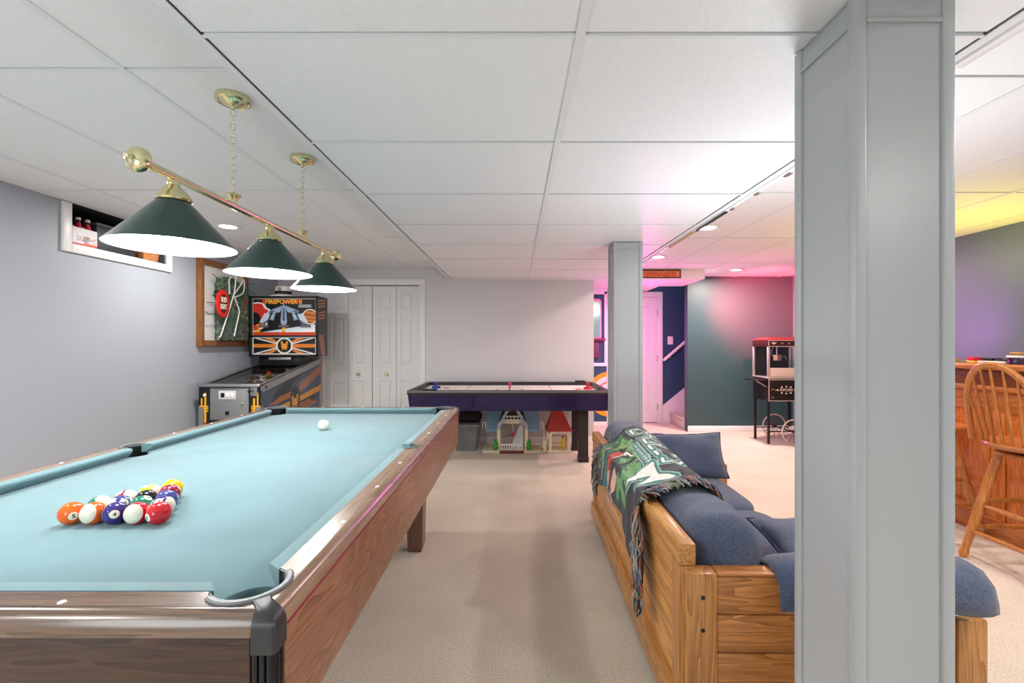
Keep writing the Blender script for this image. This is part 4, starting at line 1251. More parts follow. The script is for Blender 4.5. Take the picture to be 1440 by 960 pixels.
# ------------------------------------------------------------------ framed board on the left wall, with a neon sign in front
fx = XL
def wallpt(x, px, py): return Vector(onX(x, px, py))
FY0, FY1, FZ0, FZ1 = 4.185, 4.935, 1.208, 2.03
fb = thing('framed_board', 'brown wood frame with a white and mottled green board on the left wall', 'framed board', (XL, (FY0 + FY1) / 2, FZ0))
m = MB()
W_FR = wood('frame_wood', (164, 106, 52), (104, 62, 30), 'Z', 20, .4, .3)
W_FR2 = wood('frame_wood_cross', (150, 96, 48), (96, 58, 30), 'Y', 20, .4, .3)
for q in (FY0, FY1 - .055):
    MB().box(XL, XL + .045, q, q + .055, FZ0, FZ1, .006).build('frame_stile', W_FR, fb)
for q in (FZ0, FZ1 - .058):
    MB().box(XL, XL + .045, FY0 + .055, FY1 - .055, q, q + .058, .006).build('frame_rail', W_FR2, fb)
MB().box(XL, XL + .018, FY0 + .05, FY1 - .05, FZ0 + .05, FZ1 - .05).build('white_backing', mat('white_brick_print', (226, 226, 224), .6, bump=.35, bscale=80), fb)
def green(U, V):
    img = np.zeros(U.shape + (3,)) + np.array((74, 102, 82))
    a, b, c = rnoise(U, V, 18, 11), rnoise(U, V, 45, 12), rnoise(U, V, 70, 13)
    paint(img, a > .5, (52, 104, 70)); paint(img, a < -.6, (96, 110, 84)); paint(img, b > .7, (36, 56, 46)); paint(img, b < -.9, (132, 146, 132))
    paint(img, (c > 1.0), (150, 156, 160)); paint(img, (V < .32) & (c < -.4), (84, 86, 104)); paint(img, (V > .7) & (c < -.8), (44, 130, 84))
    paint(img, rcirc(U, V, .86, .72, .08), (140, 60, 46)); paint(img, rcirc(U, V, .85, .45, .07), (110, 116, 50))
    return img
gy0, gy1 = 4.385, 4.875
def gsurf(U, V):
    bump = .004 * rnoise(U, V, 26, 14)
    yy = gy0 + (gy1 - gy0) * (U + .02 * np.sin(V * 40) * (1 - U))
    zz = FZ0 + .058 + V * (.60 + .03 * np.sin(U * 5))
    return np.stack([XL + .05 + bump, yy, zz], -1)
g = raster_panel('green_relief', None, None, None, 100, 120, green, print_mat('green_relief_print', .45, bump=.3), fb, surf=gsurf)
sol = g.modifiers.new('thickness', 'SOLIDIFY'); sol.thickness = -.03
ns = thing('neon_sign', 'unlit neon beer sign with bent glass tubes and a red oval, on the green board', 'neon sign', (XL + .12, 4.62, 1.5))
M_NEON = mat('neon_glass_white', (226, 224, 216), .18, coat=.4)
NXp = XL + .115
def npts(l): return [wallpt(NXp, 270 + x / 6, 340 + y / 6) for x, y in l]
for k, l in enumerate([[(372, 270), (366, 360), (356, 430), (345, 470), (318, 560), (290, 650), (262, 735), (242, 795), (232, 805)],
                       [(432, 318), (420, 350), (385, 400), (350, 450), (372, 500), (392, 555), (400, 592), (388, 650), (372, 720), (356, 795)],
                       [(312, 320), (314, 380), (316, 440)], [(312, 320), (330, 295), (345, 292)], [(432, 318), (443, 345), (440, 400), (430, 432), (405, 452), (370, 462)]]):
    MB().tube(npts(l), .0068, 8).build('glass_tube', M_NEON, ns, smooth=80)
for l in ([(472, 356), (530, 360)], [(490, 405), (535, 440)], [(438, 684), (505, 686)], [(450, 745), (500, 790)], [(128, 510), (212, 514)], [(118, 585), (140, 612), (210, 606)], [(175, 268), (235, 318)], [(170, 450), (208, 455)], [(345, 330), (300, 372)], [(372, 560), (440, 575)]):
    MB().tube([q + Vector((-.004, 0, 0)) for q in npts(l)], .0032, 6).build('wire_support', M_BLACK, ns)
oc = wallpt(NXp + .012, 270 + 260 / 6, 340 + 520 / 6)
def oval(ry, rz, x0, x1, n=36):
    return [(oc.y + ry * math.cos(t), oc.z + rz * math.sin(t)) for t in np.linspace(0, 2 * PI, n + 1)[:-1]], x0, x1
P, a, b = oval(.098, .135, oc.x - .006, oc.x + .006)
ov = MB().prism(P, a, b, 'X', bev=.003).build('red_oval', mat('neon_red', (222, 36, 36), .3), ns)
P, a, b = oval(.055, .09, oc.x + .006, oc.x + .009)
MB().prism(P, a, b, 'X').build('dark_center', mat('oval_dark_red', (96, 20, 24), .4), ov)
MB().text('BUD', .068, (oc.x + .009, oc.y + .004, oc.z + .034), (0, 1, 0), (0, 0, 1), bold=.002, depth=.003, squeeze=.62).build('lettering', mat('neon_cream', (236, 226, 200), .4), ov, smooth=0)
MB().text('LIGHT', .068, (oc.x + .009, oc.y - .002, oc.z - .032), (0, 1, 0), (0, 0, 1), bold=.002, depth=.003, squeeze=.50).build('lettering', MATS['neon_cream'], ov, smooth=0)
MB().box(XL + .05, NXp + .006, oc.y - .015, oc.y + .015, oc.z + .10, oc.z + .128, .003).build('standoff', M_BLACK, ns)

# ------------------------------------------------------------------ air hockey table
HX0, HX1, HY0, HY1, HZ = -1.07, .935, 4.50, 5.53, .77
ah = thing('air_hockey_table', 'long air hockey table with dark purple glitter sides along the grey back wall', 'game table', ((HX0 + HX1) / 2, (HY0 + HY1) / 2, 0))
M_GLIT = mat('purple_glitter_laminate', (30, 22, 68), .28, coat=.5, var=.8, vscale=70)
tp = .022
def aprn(p):
    return MB().loft(p)
def quadprism(a, b, t):
    """a tapered apron board: outer face a (4 points), shifted by t inward"""
    return MB().loft([a, [Vector(q) + Vector(t) for q in a]])
quadprism([(HX0, HY0, HZ - .01), (HX1, HY0, HZ - .01), (HX1 - tp, HY0 + .012, .565), (HX0 + tp, HY0 + .012, .565)], None, (0, .02, 0)).build('apron', M_GLIT, ah, smooth=0)
quadprism([(HX0, HY1, HZ - .01), (HX1, HY1, HZ - .01), (HX1 - tp, HY1 - .012, .565), (HX0 + tp, HY1 - .012, .565)], None, (0, -.02, 0)).build('apron', M_GLIT, ah, smooth=0)
quadprism([(HX0, HY0 + .02, HZ - .01), (HX0, HY1 - .02, HZ - .01), (HX0 + tp, HY1 - .02, .565), (HX0 + tp, HY0 + .02, .565)], None, (.02, 0, 0)).build('apron', M_BLACKM, ah, smooth=0)
quadprism([(HX1, HY0 + .02, HZ - .01), (HX1, HY1 - .02, HZ - .01), (HX1 - tp, HY1 - .02, .565), (HX1 - tp, HY0 + .02, .565)], None, (-.02, 0, 0)).build('apron', M_BLACKM, ah, smooth=0)
rw = .048
M_HRAIL = mat('dark_brown_rail', (46, 40, 42), .4)
for a, b, c, d in ((HX0 - .004, HX1 + .004, HY0 - .004, HY0 + rw), (HX0 - .004, HX1 + .004, HY1 - rw, HY1 + .004), (HX0 - .004, HX0 + rw, HY0 + rw, HY1 - rw), (HX1 - rw, HX1 + .004, HY0 + rw, HY1 - rw)):
    MB().box(a, b, c, d, HZ - .045, HZ, .004).build('rail', M_HRAIL, ah)
MB().box(HX0 - .005, HX1 + .005, HY0 - .0055, HY0 - .001, HZ - .022, HZ - .006, .001).build('edge_strip', mat('grey_edge_strip', (120, 112, 120), .4), ah)
bed = MB().box(HX0 + .03, HX1 - .03, HY0 + .03, HY1 - .03, HZ - .065, HZ - .04).build('playing_bed', mat('glossy_white_bed', (244, 240, 236), .45), ah)
ln = MB()
cx = (HX0 + HX1) / 2; cyy = (HY0 + HY1) / 2
zz = HZ - .0398
ln.box(cx - .012, cx + .012, HY0 + rw, HY1 - rw, zz, zz + .0006)
for s in (-1, 1):
    ln.box(cx + s * .46 - .004, cx + s * .46 + .004, HY0 + rw, HY1 - rw, zz, zz + .0006)
ln.lathe([(.14, 0), (.14, .0006), (.155, .0006), (.155, 0)], 40, (cx, cyy, zz), cap=False)
ln.build('court_lines', mat('court_red', (196, 60, 70), .3), bed)
MB().box(cx - .02, cx + .02, HY1 - rw - .003, HY1 - rw + .001, HZ - .04, HZ - .002).build('center_mark', mat('center_red', (200, 70, 110), .4), ah)
for s, xx in ((1, HX0 + rw), (-1, HX1 - rw)):
    MB().box(xx - .002, xx + .006 if s > 0 else xx + .002, cyy - .15, cyy + .15, HZ - .04, HZ - .004).build('goal', M_BLACK, ah)
MB().box(.72, .84, HY1 - .045, HY1 + .002, HZ, HZ + .016, .004).build('score_slide', M_BLACK, ah)
MB().box(-.93, -.78, HY0 + .004, HY0 + .045, HZ, HZ + .014, .004).build('score_slide', M_BLACK, ah)
for x in (.656, -.90):
    for y in (4.72, 5.24):
        MB().box(x, x + .1, y, y + .1, .0, .57, .006).box(x - .004, x + .104, y - .004, y + .104, 0, .06, .004).build('leg', mat('dark_espresso', (40, 32, 30), .45), ah)
for x in (.665, -.89):
    MB().prism([(4.82, .565), (5.24, .565), (5.24, .45), (5.18, .50), (4.88, .50), (4.82, .45)], x, x + .08, 'X').build('leg_brace', M_BLACKM, ah, smooth=0)
def mallet(x, y, m, lab, c):
    t = thing('air_hockey_mallet', lab, 'mallet', (x, y, HZ - .04))
    MB().lathe([(.046, 0), (.05, .004), (.05, .018), (.044, .024), (.03, .02), (.022, .024)], 24, (x, y, HZ - .04)).build('base', m, t)
    MB().lathe([(.024, .022), (.02, .03), (.019, .055), (.022, .064), (.016, .07), (0, .071)], 20, (x, y, HZ - .04)).build('knob', m, t)
mallet(-.895, 5.13, mat('blue_plastic', (44, 60, 150), .35), 'blue air hockey mallet at the left end of the white table bed', 0)
mallet(.80, 5.02, M_RED, 'red air hockey mallet at the right end of the white table bed', 1)
for x, y, s in ((-.775, 5.12, 'left'), (.69, 5.0, 'right')):
    t = MB().lathe([(.032, 0), (.034, .001), (.034, .006), (.032, .007), (.026, .0062), (0, .0062)], 24, (0, 0, 0)).build('air_hockey_puck', mat('puck_red', (226, 90, 84), .35), None)
    t.location = (x, y, HZ - .0398); tag(t, 'flat red puck beside the %s mallet on the air hockey table' % ('blue' if s == 'left' else 'red'), 'puck', 'air hockey pucks')

# ------------------------------------------------------------------ storage bin and playhouses below it
Yb = 5.19
x0, _, z1 = onY(Yb, 637, 596); x1, _, _ = onY(Yb, 673, 634)
gb = thing('storage_bin', 'grey plastic storage bin on the carpet under the air hockey table', 'bin', ((x0 + x1) / 2, Yb + .16, 0))
def rrect(xa, xb, ya, yb, z, r=.03):
    o = []
    for (cx_, cy_, a0) in ((xb - r, yb - r, 0), (xa + r, yb - r, PI / 2), (xa + r, ya + r, PI), (xb - r, ya + r, 3 * PI / 2)):
        o += [(cx_ + r * math.cos(a0 + t), cy_ + r * math.sin(a0 + t), z) for t in np.linspace(0, PI / 2, 5)]
    return o
tpz = z1 - .0
MB().loft([rrect(x0 + .03, x1 - .03, Yb + .03, Yb + .32, 0), rrect(x0 + .002, x1 - .002, Yb + .002, Yb + .35, tpz - .04), rrect(x0, x1, Yb, Yb + .352, tpz - .04), rrect(x0, x1, Yb, Yb + .352, tpz - .035)]).build('body', mat('bin_grey', (126, 128, 134), .45), gb)
MB().loft([rrect(x0 - .012, x1 + .012, Yb - .012, Yb + .364, tpz - .034), rrect(x0 - .012, x1 + .012, Yb - .012, Yb + .364, tpz - .012), rrect(x0 + .012, x1 - .012, Yb + .012, Yb + .34, tpz)]).build('lid', mat('bin_lid_grey', (146, 148, 152), .4), gb)
MB().box((x0 + x1) / 2 + .03, x1 - .03, Yb - .012, Yb + .01, tpz - .085, tpz - .045, .008).build('handle', MATS['bin_grey'], gb)
db = thing('duffel_bag', 'black soft bag lying on top of the grey storage bin', 'bag', ((x0 + x1) / 2, Yb + .18, tpz + .002))
MB().sphere(((x0 + x1) / 2 - .01, Yb + .18, tpz + .065), 1, 32, sc=(.18, .14, .062), e=.6, wob=.05, seed=4).build('body', mat('black_nylon', (24, 24, 28), .7), db, smooth=80)
MB().tube([((x0 + x1) / 2 - .08, Yb + .12, tpz + .115), ((x0 + x1) / 2 - .04, Yb + .1, tpz + .135), ((x0 + x1) / 2 + .04, Yb + .1, tpz + .135), ((x0 + x1) / 2 + .08, Yb + .12, tpz + .115)], .008, 8).build('strap', M_BLACK, db)

Yh = 5.13
def hp(px, py, Y=Yh): return Vector(onY(Y, px, py))
th = thing('toy_playhouse', 'cream toy playhouse with open arched front and pale blue roof under the air hockey table', 'toy', (hp(720, 635).x, Yh + .2, 0))
def zpx(py, Y=Yh): return max(.0, onY(Y, 0, py)[2])
def xpx(px, Y=Yh): return onY(Y, px, 0)[0]
M_BLUEP = mat('pale_blue_plastic', (124, 162, 190), .45)
M_MAROON = mat('maroon_plastic', (128, 52, 48), .5)
MB().box(xpx(678), xpx(763), Yh - .02, Yh + .36, .0, .03, .008).build('base', M_CREAM, th)
MB().box(xpx(702.5), xpx(736.5), Yh - .035, Yh - .02, .0, .032, .004).build('step', M_MAROON, th)
# arched front
def arch_ring(xa, xb, zb, zt, t, r):
    o = [(xb, zb)] + [(xb - r + r * math.cos(a), zt - r + r * math.sin(a)) for a in np.linspace(0, PI / 2, 8)] + [(xa + r - r * math.sin(a), zt - r + r * math.cos(a)) for a in np.linspace(0, PI / 2, 8)] + [(xa, zb)]
    r2 = max(.01, r - t)
    i = [(xa + t, zb)] + [(xa + t + r2 - r2 * math.cos(a), zt - t - r2 + r2 * math.sin(a)) for a in np.linspace(0, PI / 2, 8)] + [(xb - t - r2 + r2 * math.sin(a), zt - t - r2 + r2 * math.cos(a)) for a in np.linspace(0, PI / 2, 8)] + [(xb - t, zb)]
    return o + i
MB().prism(arch_ring(xpx(699), xpx(742.5), .03, zpx(591), .036, .07), Yh, Yh + .03, 'Y').build('front_arch', M_CREAM, th, smooth=0)
for pxa in (699, 737.5):
    MB().box(xpx(pxa), xpx(pxa + 5), Yh + .30, Yh + .34, .03, zpx(591), .004).build('post', M_CREAM, th)
def railing(za, zb, xa, xb, y, n):
    m = MB().box(xa, xb, y, y + .014, zb - .014, zb, .003).box(xa, xb, y, y + .014, za, za + .012, .003)
    for k in range(n):
        x = xa + (xb - xa) * (k + .5) / n
        m.box(x - .006, x + .006, y + .002, y + .012, za, zb, .002, 1)
    return m
railing(zpx(632), zpx(624), xpx(704), xpx(735.5), Yh - .012, 9).build('lower_railing', M_WHITEP, th)
railing(zpx(591), zpx(584.5), xpx(706), xpx(735.5), Yh - .004, 6).build('upper_railing', M_WHITEP, th)
for sgn, (pa, pb_) in ((-1, ((714.5, 574.5), (700.5, 602))), (1, ((726.5, 574.5), (742, 602)))):
    a, b = hp(*pa) + Vector((0, -.06, 0)), hp(*pb_) + Vector((0, -.06, 0))
    d = (b - a).normalized(); nrm = Vector((-d.z, 0, d.x)) * .016
    MB().loft([[a + nrm, a - nrm, a - nrm + Vector((0, .03, 0)), a + nrm + Vector((0, .03, 0))], [b + nrm, b - nrm, b - nrm + Vector((0, .03, 0)), b + nrm + Vector((0, .03, 0))]]).build('gable_beam', mat('grey_blue_plastic', (160, 184, 198), .45), th, smooth=0)
for sgn, xa, xb in ((-1, 683.5, 699), (1, 742.5, 759)):
    xi, xo = (xpx(xb), xpx(xa)) if sgn < 0 else (xpx(xa), xpx(xb))
    zt, zb = .555, zpx(604)
    m = MB().loft([[(xo, Yh + .20, zt), (xi + (.08 if sgn < 0 else -.08), Yh + .20, zt), (xi + (.08 if sgn < 0 else -.08), Yh + .215, zt), (xo, Yh + .215, zt)],
                   [(xo, Yh + .02, zb), (xi, Yh + .02, zb), (xi, Yh + .04, zb), (xo, Yh + .04, zb)]])
    m.box(min(xo, xi), max(xo, xi), Yh + .005, Yh + .04, zb - .02, zb + .004, .003)
    m.build('roof_panel', M_BLUEP, th, smooth=0)
    xb_ = xo + sgn * .025
    MB().prism(arch_ring(xb_ - .02, xb_ + .02, zpx(604), zpx(594), .008, .01), Yh + .04, Yh + .06, 'Y').build('side_window_frame', M_WHITEP, th, smooth=0)
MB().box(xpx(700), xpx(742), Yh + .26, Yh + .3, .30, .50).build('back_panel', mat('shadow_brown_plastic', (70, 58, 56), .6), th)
MB().prism([(xpx(718), .03), (xpx(736), .03), (xpx(736), zpx(599)), (xpx(731), zpx(601))], Yh + .16, Yh + .19, 'Y').build('white_slide', M_WHITEP, th, smooth=0)
MB().tube([(xpx(721), Yh + .05, zpx(592)), (xpx(721), Yh + .05, zpx(612))], .003, 6).build('cord', M_WHITEP, th)
MB().sphere((xpx(721), Yh + .05, zpx(611.5)), .022, 14).build('red_ball', M_RED, th)
for pxa in (697, 743.5):
    m = MB()
    for k, (dz, r) in enumerate(((.035, .034), (.075, .028), (.11, .018))):
        m.sphere((xpx(pxa), Yh - .0, .03 + dz), r, 12, wob=.12, seed=k)
    m.build('toy_shrub', mat('toy_green', (70, 158, 66), .5), th, smooth=80)

Yr = 5.16
tg = thing('toy_gazebo', 'small cream toy pavilion with a red hipped roof, right of the blue-roofed playhouse', 'toy', (xpx(788, Yr), Yr + .12, 0))
MB().box(xpx(768.5, Yr), xpx(803, Yr), Yr - .02, Yr + .28, 0, .025, .006).build('base', M_CREAM, tg)
xa, xb = xpx(768.5, Yr), xpx(805, Yr); zb = zpx(606, Yr); ta, tb = xpx(777.5, Yr), xpx(792, Yr); ztp = zpx(579, Yr)
MB().loft([[(xa, Yr - .03, zb), (xb, Yr - .03, zb), (xb, Yr + .27, zb), (xa, Yr + .27, zb)], [(xa, Yr - .03, zb + .014), (xb, Yr - .03, zb + .014), (xb, Yr + .27, zb + .014), (xa, Yr + .27, zb + .014)],
           [(xa + .012, Yr - .02, zb + .016), (xb - .012, Yr - .02, zb + .016), (xb - .012, Yr + .26, zb + .016), (xa + .012, Yr + .26, zb + .016)], [(ta, Yr + .06, ztp), (tb, Yr + .06, ztp), (tb, Yr + .17, ztp), (ta, Yr + .17, ztp)]]).build('roof', mat('toy_roof_red', (190, 62, 58), .45), tg, smooth=0)
MB().prism(arch_ring(xpx(772, Yr), xpx(801.5, Yr), .025, zb, .03, .05), Yr, Yr + .03, 'Y').build('front_arch', M_CREAM, tg, smooth=0)
for pxa in (772, 798):
    MB().box(xpx(pxa, Yr), xpx(pxa + 3.5, Yr), Yr + .2, Yr + .24, .025, zb, .004).build('post', M_CREAM, tg)
MB().box(xpx(769, Yr), xpx(771.5, Yr), Yr - .01, Yr + .02, zb - .09, zb - .01, .006).build('lantern', M_CREAM, tg)
fg = thing('toy_figure', 'small yellow toy figure standing inside the red-roofed toy pavilion', 'toy', (xpx(793, Yr), Yr + .1, .026))
fx_, fy_ = xpx(793, Yr), Yr + .1
MB().lathe([(.02, 0), (.026, .01), (.022, .05), (.014, .075), (.02, .09), (.019, .115), (0, .125)], 14, (fx_, fy_, .026)).sphere((fx_ - .045, fy_, .085), .012, 10).tube([(fx_, fy_, .095), (fx_ - .045, fy_, .085)], .009, 8).tube([(fx_, fy_, .06), (fx_ - .05, fy_ - .01, .05)], .010, 8).build('body', mat('toy_yellow', (238, 200, 44), .45), fg)
MB().lathe([(.012, 0), (.02, .012), (.006, .03), (0, .032)], 10, (fx_, fy_, .145)).build('cap', mat('toy_orange', (226, 120, 60), .45), fg)
tl = thing('toy_lamppost', 'little white toy lamp post and fence left of the red-roofed toy pavilion', 'toy', (xpx(766, Yr), Yr + .02, 0))
lx = xpx(766.5, Yr)
MB().lathe([(.013, 0), (.013, .012), (.008, .02), (.007, .26), (.012, .27), (.013, .31), (.0, .33)], 12, (lx - .005, Yr + .09, 0)).build('post', M_WHITEP, tl)
railing(.02, .14, lx - .024, lx + .012, Yr - .05, 3).build('fence', M_CREAM, tl)
MB().box(lx - .027, lx + .013, Yr - .065, Yr + .12, 0, .02, .004).build('base', mat('toy_tan', (190, 172, 132), .5), tl)
# ------------------------------------------------------------------ sofa (local: x from the back outwards, y away from the camera)
SA = math.radians(-1.05)
SO = (.508, 1.394, 0)
sf = thing('wooden_sofa', 'chunky pine sofa with navy cushions, seen from behind its back beside the grey columns', 'sofa', SO, rotz=SA)
PINE_Y = wood('pine_lengthwise', (216, 160, 92), (152, 92, 40), 'Y', 13, .38, .25, .55, .42, 11)
PINE_X = wood('pine_crosswise', (216, 146, 78), (136, 78, 34), 'X', 13, .38, .25, .55, .45, 9)
PINE_Z = wood('pine_upright', (206, 148, 82), (140, 84, 38), 'Z', 13, .38, .25, .55, .42, 11)
def navy():
    m = bpy.data.materials.new('navy_tweed'); m.use_nodes = True
    nt = m.node_tree; p = nt.nodes['Principled BSDF']
    p.inputs['Roughness'].default_value = .95; p.inputs['Specular IOR Level'].default_value = .15; p.inputs['Sheen Weight'].default_value = .35
    tc = nt.nodes.new('ShaderNodeTexCoord')
    n = nt.nodes.new('ShaderNodeTexNoise'); n.inputs['Scale'].default_value = 420; n.inputs['Detail'].default_value = 3
    nt.links.new(tc.outputs['Object'], n.inputs['Vector'])
    r = nt.nodes.new('ShaderNodeValToRGB'); r.color_ramp.elements[0].position = .35; r.color_ramp.elements[1].position = .68
    r.color_ramp.elements[0].color = lin(43, 52, 75); r.color_ramp.elements[1].color = lin(102, 114, 140)
    nt.links.new(n.outputs['Fac'], r.inputs['Fac']); nt.links.new(r.outputs['Color'], p.inputs['Base Color'])
    n2 = nt.nodes.new('ShaderNodeTexNoise'); n2.inputs['Scale'].default_value = 14; n2.inputs['Detail'].default_value = 4
    nt.links.new(tc.outputs['Object'], n2.inputs['Vector'])
    mx = nt.nodes.new('ShaderNodeMix'); mx.data_type = 'FLOAT'; mx.inputs[0].default_value = .3
    nt.links.new(n2.outputs['Fac'], mx.inputs[2]); nt.links.new(n.outputs['Fac'], mx.inputs[3])
    b = nt.nodes.new('ShaderNodeBump'); b.inputs['Strength'].default_value = .5; b.inputs['Distance'].default_value = .02
    nt.links.new(mx.outputs[0], b.inputs['Height']); nt.links.new(b.outputs['Normal'], p.inputs['Normal'])
    return m
M_NAVY = navy()
def S(m, name, material, parent=sf, smooth=35):
    return m.build(name, material, parent, local=True, smooth=smooth)
L = 1.83
# back: top rail, bottom rail, end stiles, planks
S(MB().box(0, .054, .022, L - .0, .545, .615, .007), 'top_rail', PINE_Y)
S(MB().box(-.012, .03, .03, L - .03, .03, .13, .006), 'bottom_rail', PINE_Y)
for y in (.022, L - .10):
    S(MB().box(.001, .05, y, y + .075, .03, .545, .005), 'back_stile', PINE_Z)
for k in range(4):
    z0 = .13 + k * .104
    S(MB().box(.014, .034, .097, L - .10, z0 + .0015, z0 + .1025, .004), 'back_plank', PINE_Y)
# arms: posts, planks, top
for y0, y1 in ((0, .062), (L - .062, L)):
    S(MB().box(.017, .112, y0, y1, .0, .534, .008), 'arm_post', PINE_Z)
    S(MB().box(.835, .925, y0, y1, .0, y1 * 0 + .40, .008), 'arm_post', PINE_Z)
    for k in range(4):
        z0 = .05 + k * .118
        S(MB().box(.112, .835, y0 + .008, y1 - .008, z0 + .0015, z0 + .1165, .005), 'arm_plank', PINE_X)
    S(MB().box(.112, .835, y0 + .002, y1 - .002, .5235, .534, .004), 'arm_cap', PINE_X)
bt = MB()
for z in (.31, .46):
    bt.lathe([(0, -.0012), (.006, -.0012), (.0066, .0005)], 12, (.068, 0, z), (0, 1, 0), cap=False)
for z in (.46, .36):
    o = MB().lathe([(0, -.0016), (.0062, -.0016), (.007, .0004), (0, .0004)], 12, (.066, 0, z), (0, 1, 0))
    S(o, 'bolt_plug', M_BLACK)
bt.bm.free()
S(MB().box(.06, .90, .062, L - .062, .16, .185), 'seat_deck', PINE_Y)
S(MB().box(.86, .90, .062, L - .062, .08, .24, .006), 'front_rail', PINE_Y)
# cushions
def cush(name, c, hx, hy, hz, e, seed, tilt=0.0, wob=.022, ax='Y', mats=M_NAVY, n=56):
    M = Matrix.Rotation(tilt, 4, ax)
    return S(MB().sphere(c, 1, n, sc=(hx, hy, hz), e=e, nz=30, wob=wob, seed=seed, M=M), name, mats, smooth=80)
cush('seat_cushion', (.525, .565, .27), .275, .495, .10, .30, 1, wob=.008)
cush('seat_cushion', (.525, 1.415, .27), .275, .35, .10, .30, 2, wob=.008)
def bolster(name, x, y0, y1, zc, rx, rz, seed, sag=.0):
    rd = random.Random(seed); ph = [rd.uniform(0, 6) for _ in range(6)]
    secs = []
    N = 34
    for i in range(N + 1):
        t = i / N
        y = y0 + (y1 - y0) * t
        endk = min(1, (min(t, 1 - t) * (y1 - y0)) / .10)
        f = (1 - (1 - endk) ** 2.4) ** .5
        f = max(f, .02)
        sec = []
        for k in range(36):
            a = 2 * PI * k / 36
            ca, sa = math.cos(a), math.sin(a)
            ex = .72
            u = math.copysign(abs(ca) ** ex, ca); v = math.copysign(abs(sa) ** ex, sa)
            wr = 1 + .014 * math.sin(16 * t + ph[0] + 2 * a) + .012 * math.sin(31 * t + ph[1] - 3 * a) + .010 * math.sin(55 * t + 4 * a + ph[2]) * (1 if sa > 0 else 0)
            sec.append((x + u * rx * f * wr, y, zc + v * rz * f * wr + sag * math.sin(PI * t)))
        secs.append(sec)
    return S(MB().loft(secs), name, M_NAVY, smooth=80)
bolster('back_cushion', (.185), .05, .885, .505, .126, .162, 3)
bolster('back_cushion', .185, .895, 1.78, .53, .125, .185, 4, .01)
# pads folded over the arms
def pad(name, x0, x1, path, th, seed):
    rd = random.Random(seed); ph = [rd.uniform(0, 6) for _ in range(4)]
    P = [Vector((0, p[0], p[1])) for p in path]
    def outline(k):
        o, i = [], []
        for j, p in enumerate(P):
            t = (P[min(j + 1, len(P) - 1)] - P[max(j - 1, 0)]).normalized()
            nrm = Vector((0, -t.z, t.y))
            w = k * (1 if 0 < j < len(P) - 1 else .45)
            o.append(p + nrm * w); i.append(p - nrm * w)
        return o + i[::-1]
    secs = []
    N = 20
    for a in range(N + 1):
        t = a / N; x = x0 + (x1 - x0) * t
        e = min(1, min(t, 1 - t) * 9); f = max(.06, (1 - (1 - e) ** 2) ** .5)
        w = th * f * (1 + .10 * math.sin(9 * t + ph[0]))
        secs.append([(x, q.y + .006 * math.sin(11 * t + ph[1] + q.z * 20), q.z + .004 * math.sin(14 * t + ph[2])) for q in outline(w)])
    return S(MB().loft(secs), name, M_NAVY, smooth=80)
path = [(.15, .40), (.125, .50), (.095, .556), (.05, .572), (.005, .566), (-.027, .535), (-.034, .49), (-.034, .435)]
pad('arm_pad', .285, .918, [(y, max(z - .022, .442)) for y, z in path], .025, 5)
pad('arm_pad', .27, .79, [(L - y, z) for y, z in path], .032, 6)
# loose pillows
def pillow(name, label, c, hx, hy, hz, rot, seed, group=None):
    t = thing(name, label, 'pillow', SO, group, rotz=SA)
    M = Euler(rot).to_matrix().to_4x4()
    b = bmesh.new(); bmesh.ops.create_grid(b, x_segments=28, y_segments=28, size=1)
    top = []
    rd = random.Random(seed); ph = [rd.uniform(0, 6) for _ in range(6)]
    def P(u, v, s):
        k = (max(0, (1 - u * u)) * max(0, (1 - v * v))) ** .42
        w = 1 + .10 * math.sin(5 * u + ph[0]) * math.sin(4 * v + ph[1]) + .05 * math.sin(11 * u * v + ph[2])
        pin = 1 - .10 * (u * u) * (1 - v * v) * 0 - .07 * ((1 - u * u) * v * v + (1 - v * v) * u * u)
        return M @ Vector((u * hx * pin, v * hy * pin, s * hz * k * w + .006 * math.sin(6 * u + ph[3]))) + Vector(c)
    b.free()
    m = MB(); N = 26
    bb_ = bmesh.new()
    g = {}
    for s in (1, -1):
        for i in range(N + 1):
            for j in range(N + 1):
                u, v = -1 + 2 * i / N, -1 + 2 * j / N
                edge = i in (0, N) or j in (0, N)
                key = (i, j, 0 if edge else s)
                if key not in g:
                    g[key] = bb_.verts.new(P(u, v, s))
    for s in (1, -1):
        for i in range(N):
            for j in range(N):
                q = [g[(a, b2, 0 if (a in (0, N) or b2 in (0, N)) else s)] for a, b2 in ((i, j), (i + 1, j), (i + 1, j + 1), (i, j + 1))]
                bb_.faces.new(q if s > 0 else q[::-1])
    m._merge(bb_, 0)
    m.build('cushion_cover', M_NAVY, t, local=True, smooth=80)
    edge = [P(math.cos(a), math.sin(a), 0) for a in []]
    ring = [P(-1 + 2 * i / N, -1, 0) for i in range(N)] + [P(1, -1 + 2 * i / N, 0) for i in range(N)] + [P(1 - 2 * i / N, 1, 0) for i in range(N)] + [P(-1, 1 - 2 * i / N, 0) for i in range(N)]
    MB().tube(ring, .005, 6, closed=True).build('piping', mat('navy_piping', (50, 62, 92), .9), t, local=True, smooth=80)
    return t
pillow('throw_pillow', 'plump navy pillow leaning on the far arm of the pine sofa', (.555, 1.60, .50), .285, .148, .075, (math.radians(66), 0, math.radians(5)), 11)
pillow('throw_pillow', 'navy pillow lying flat on the sofa seat just behind the near arm', (.70, .33, .475), .26, .17, .06, (math.radians(12), 0, 0), 12)

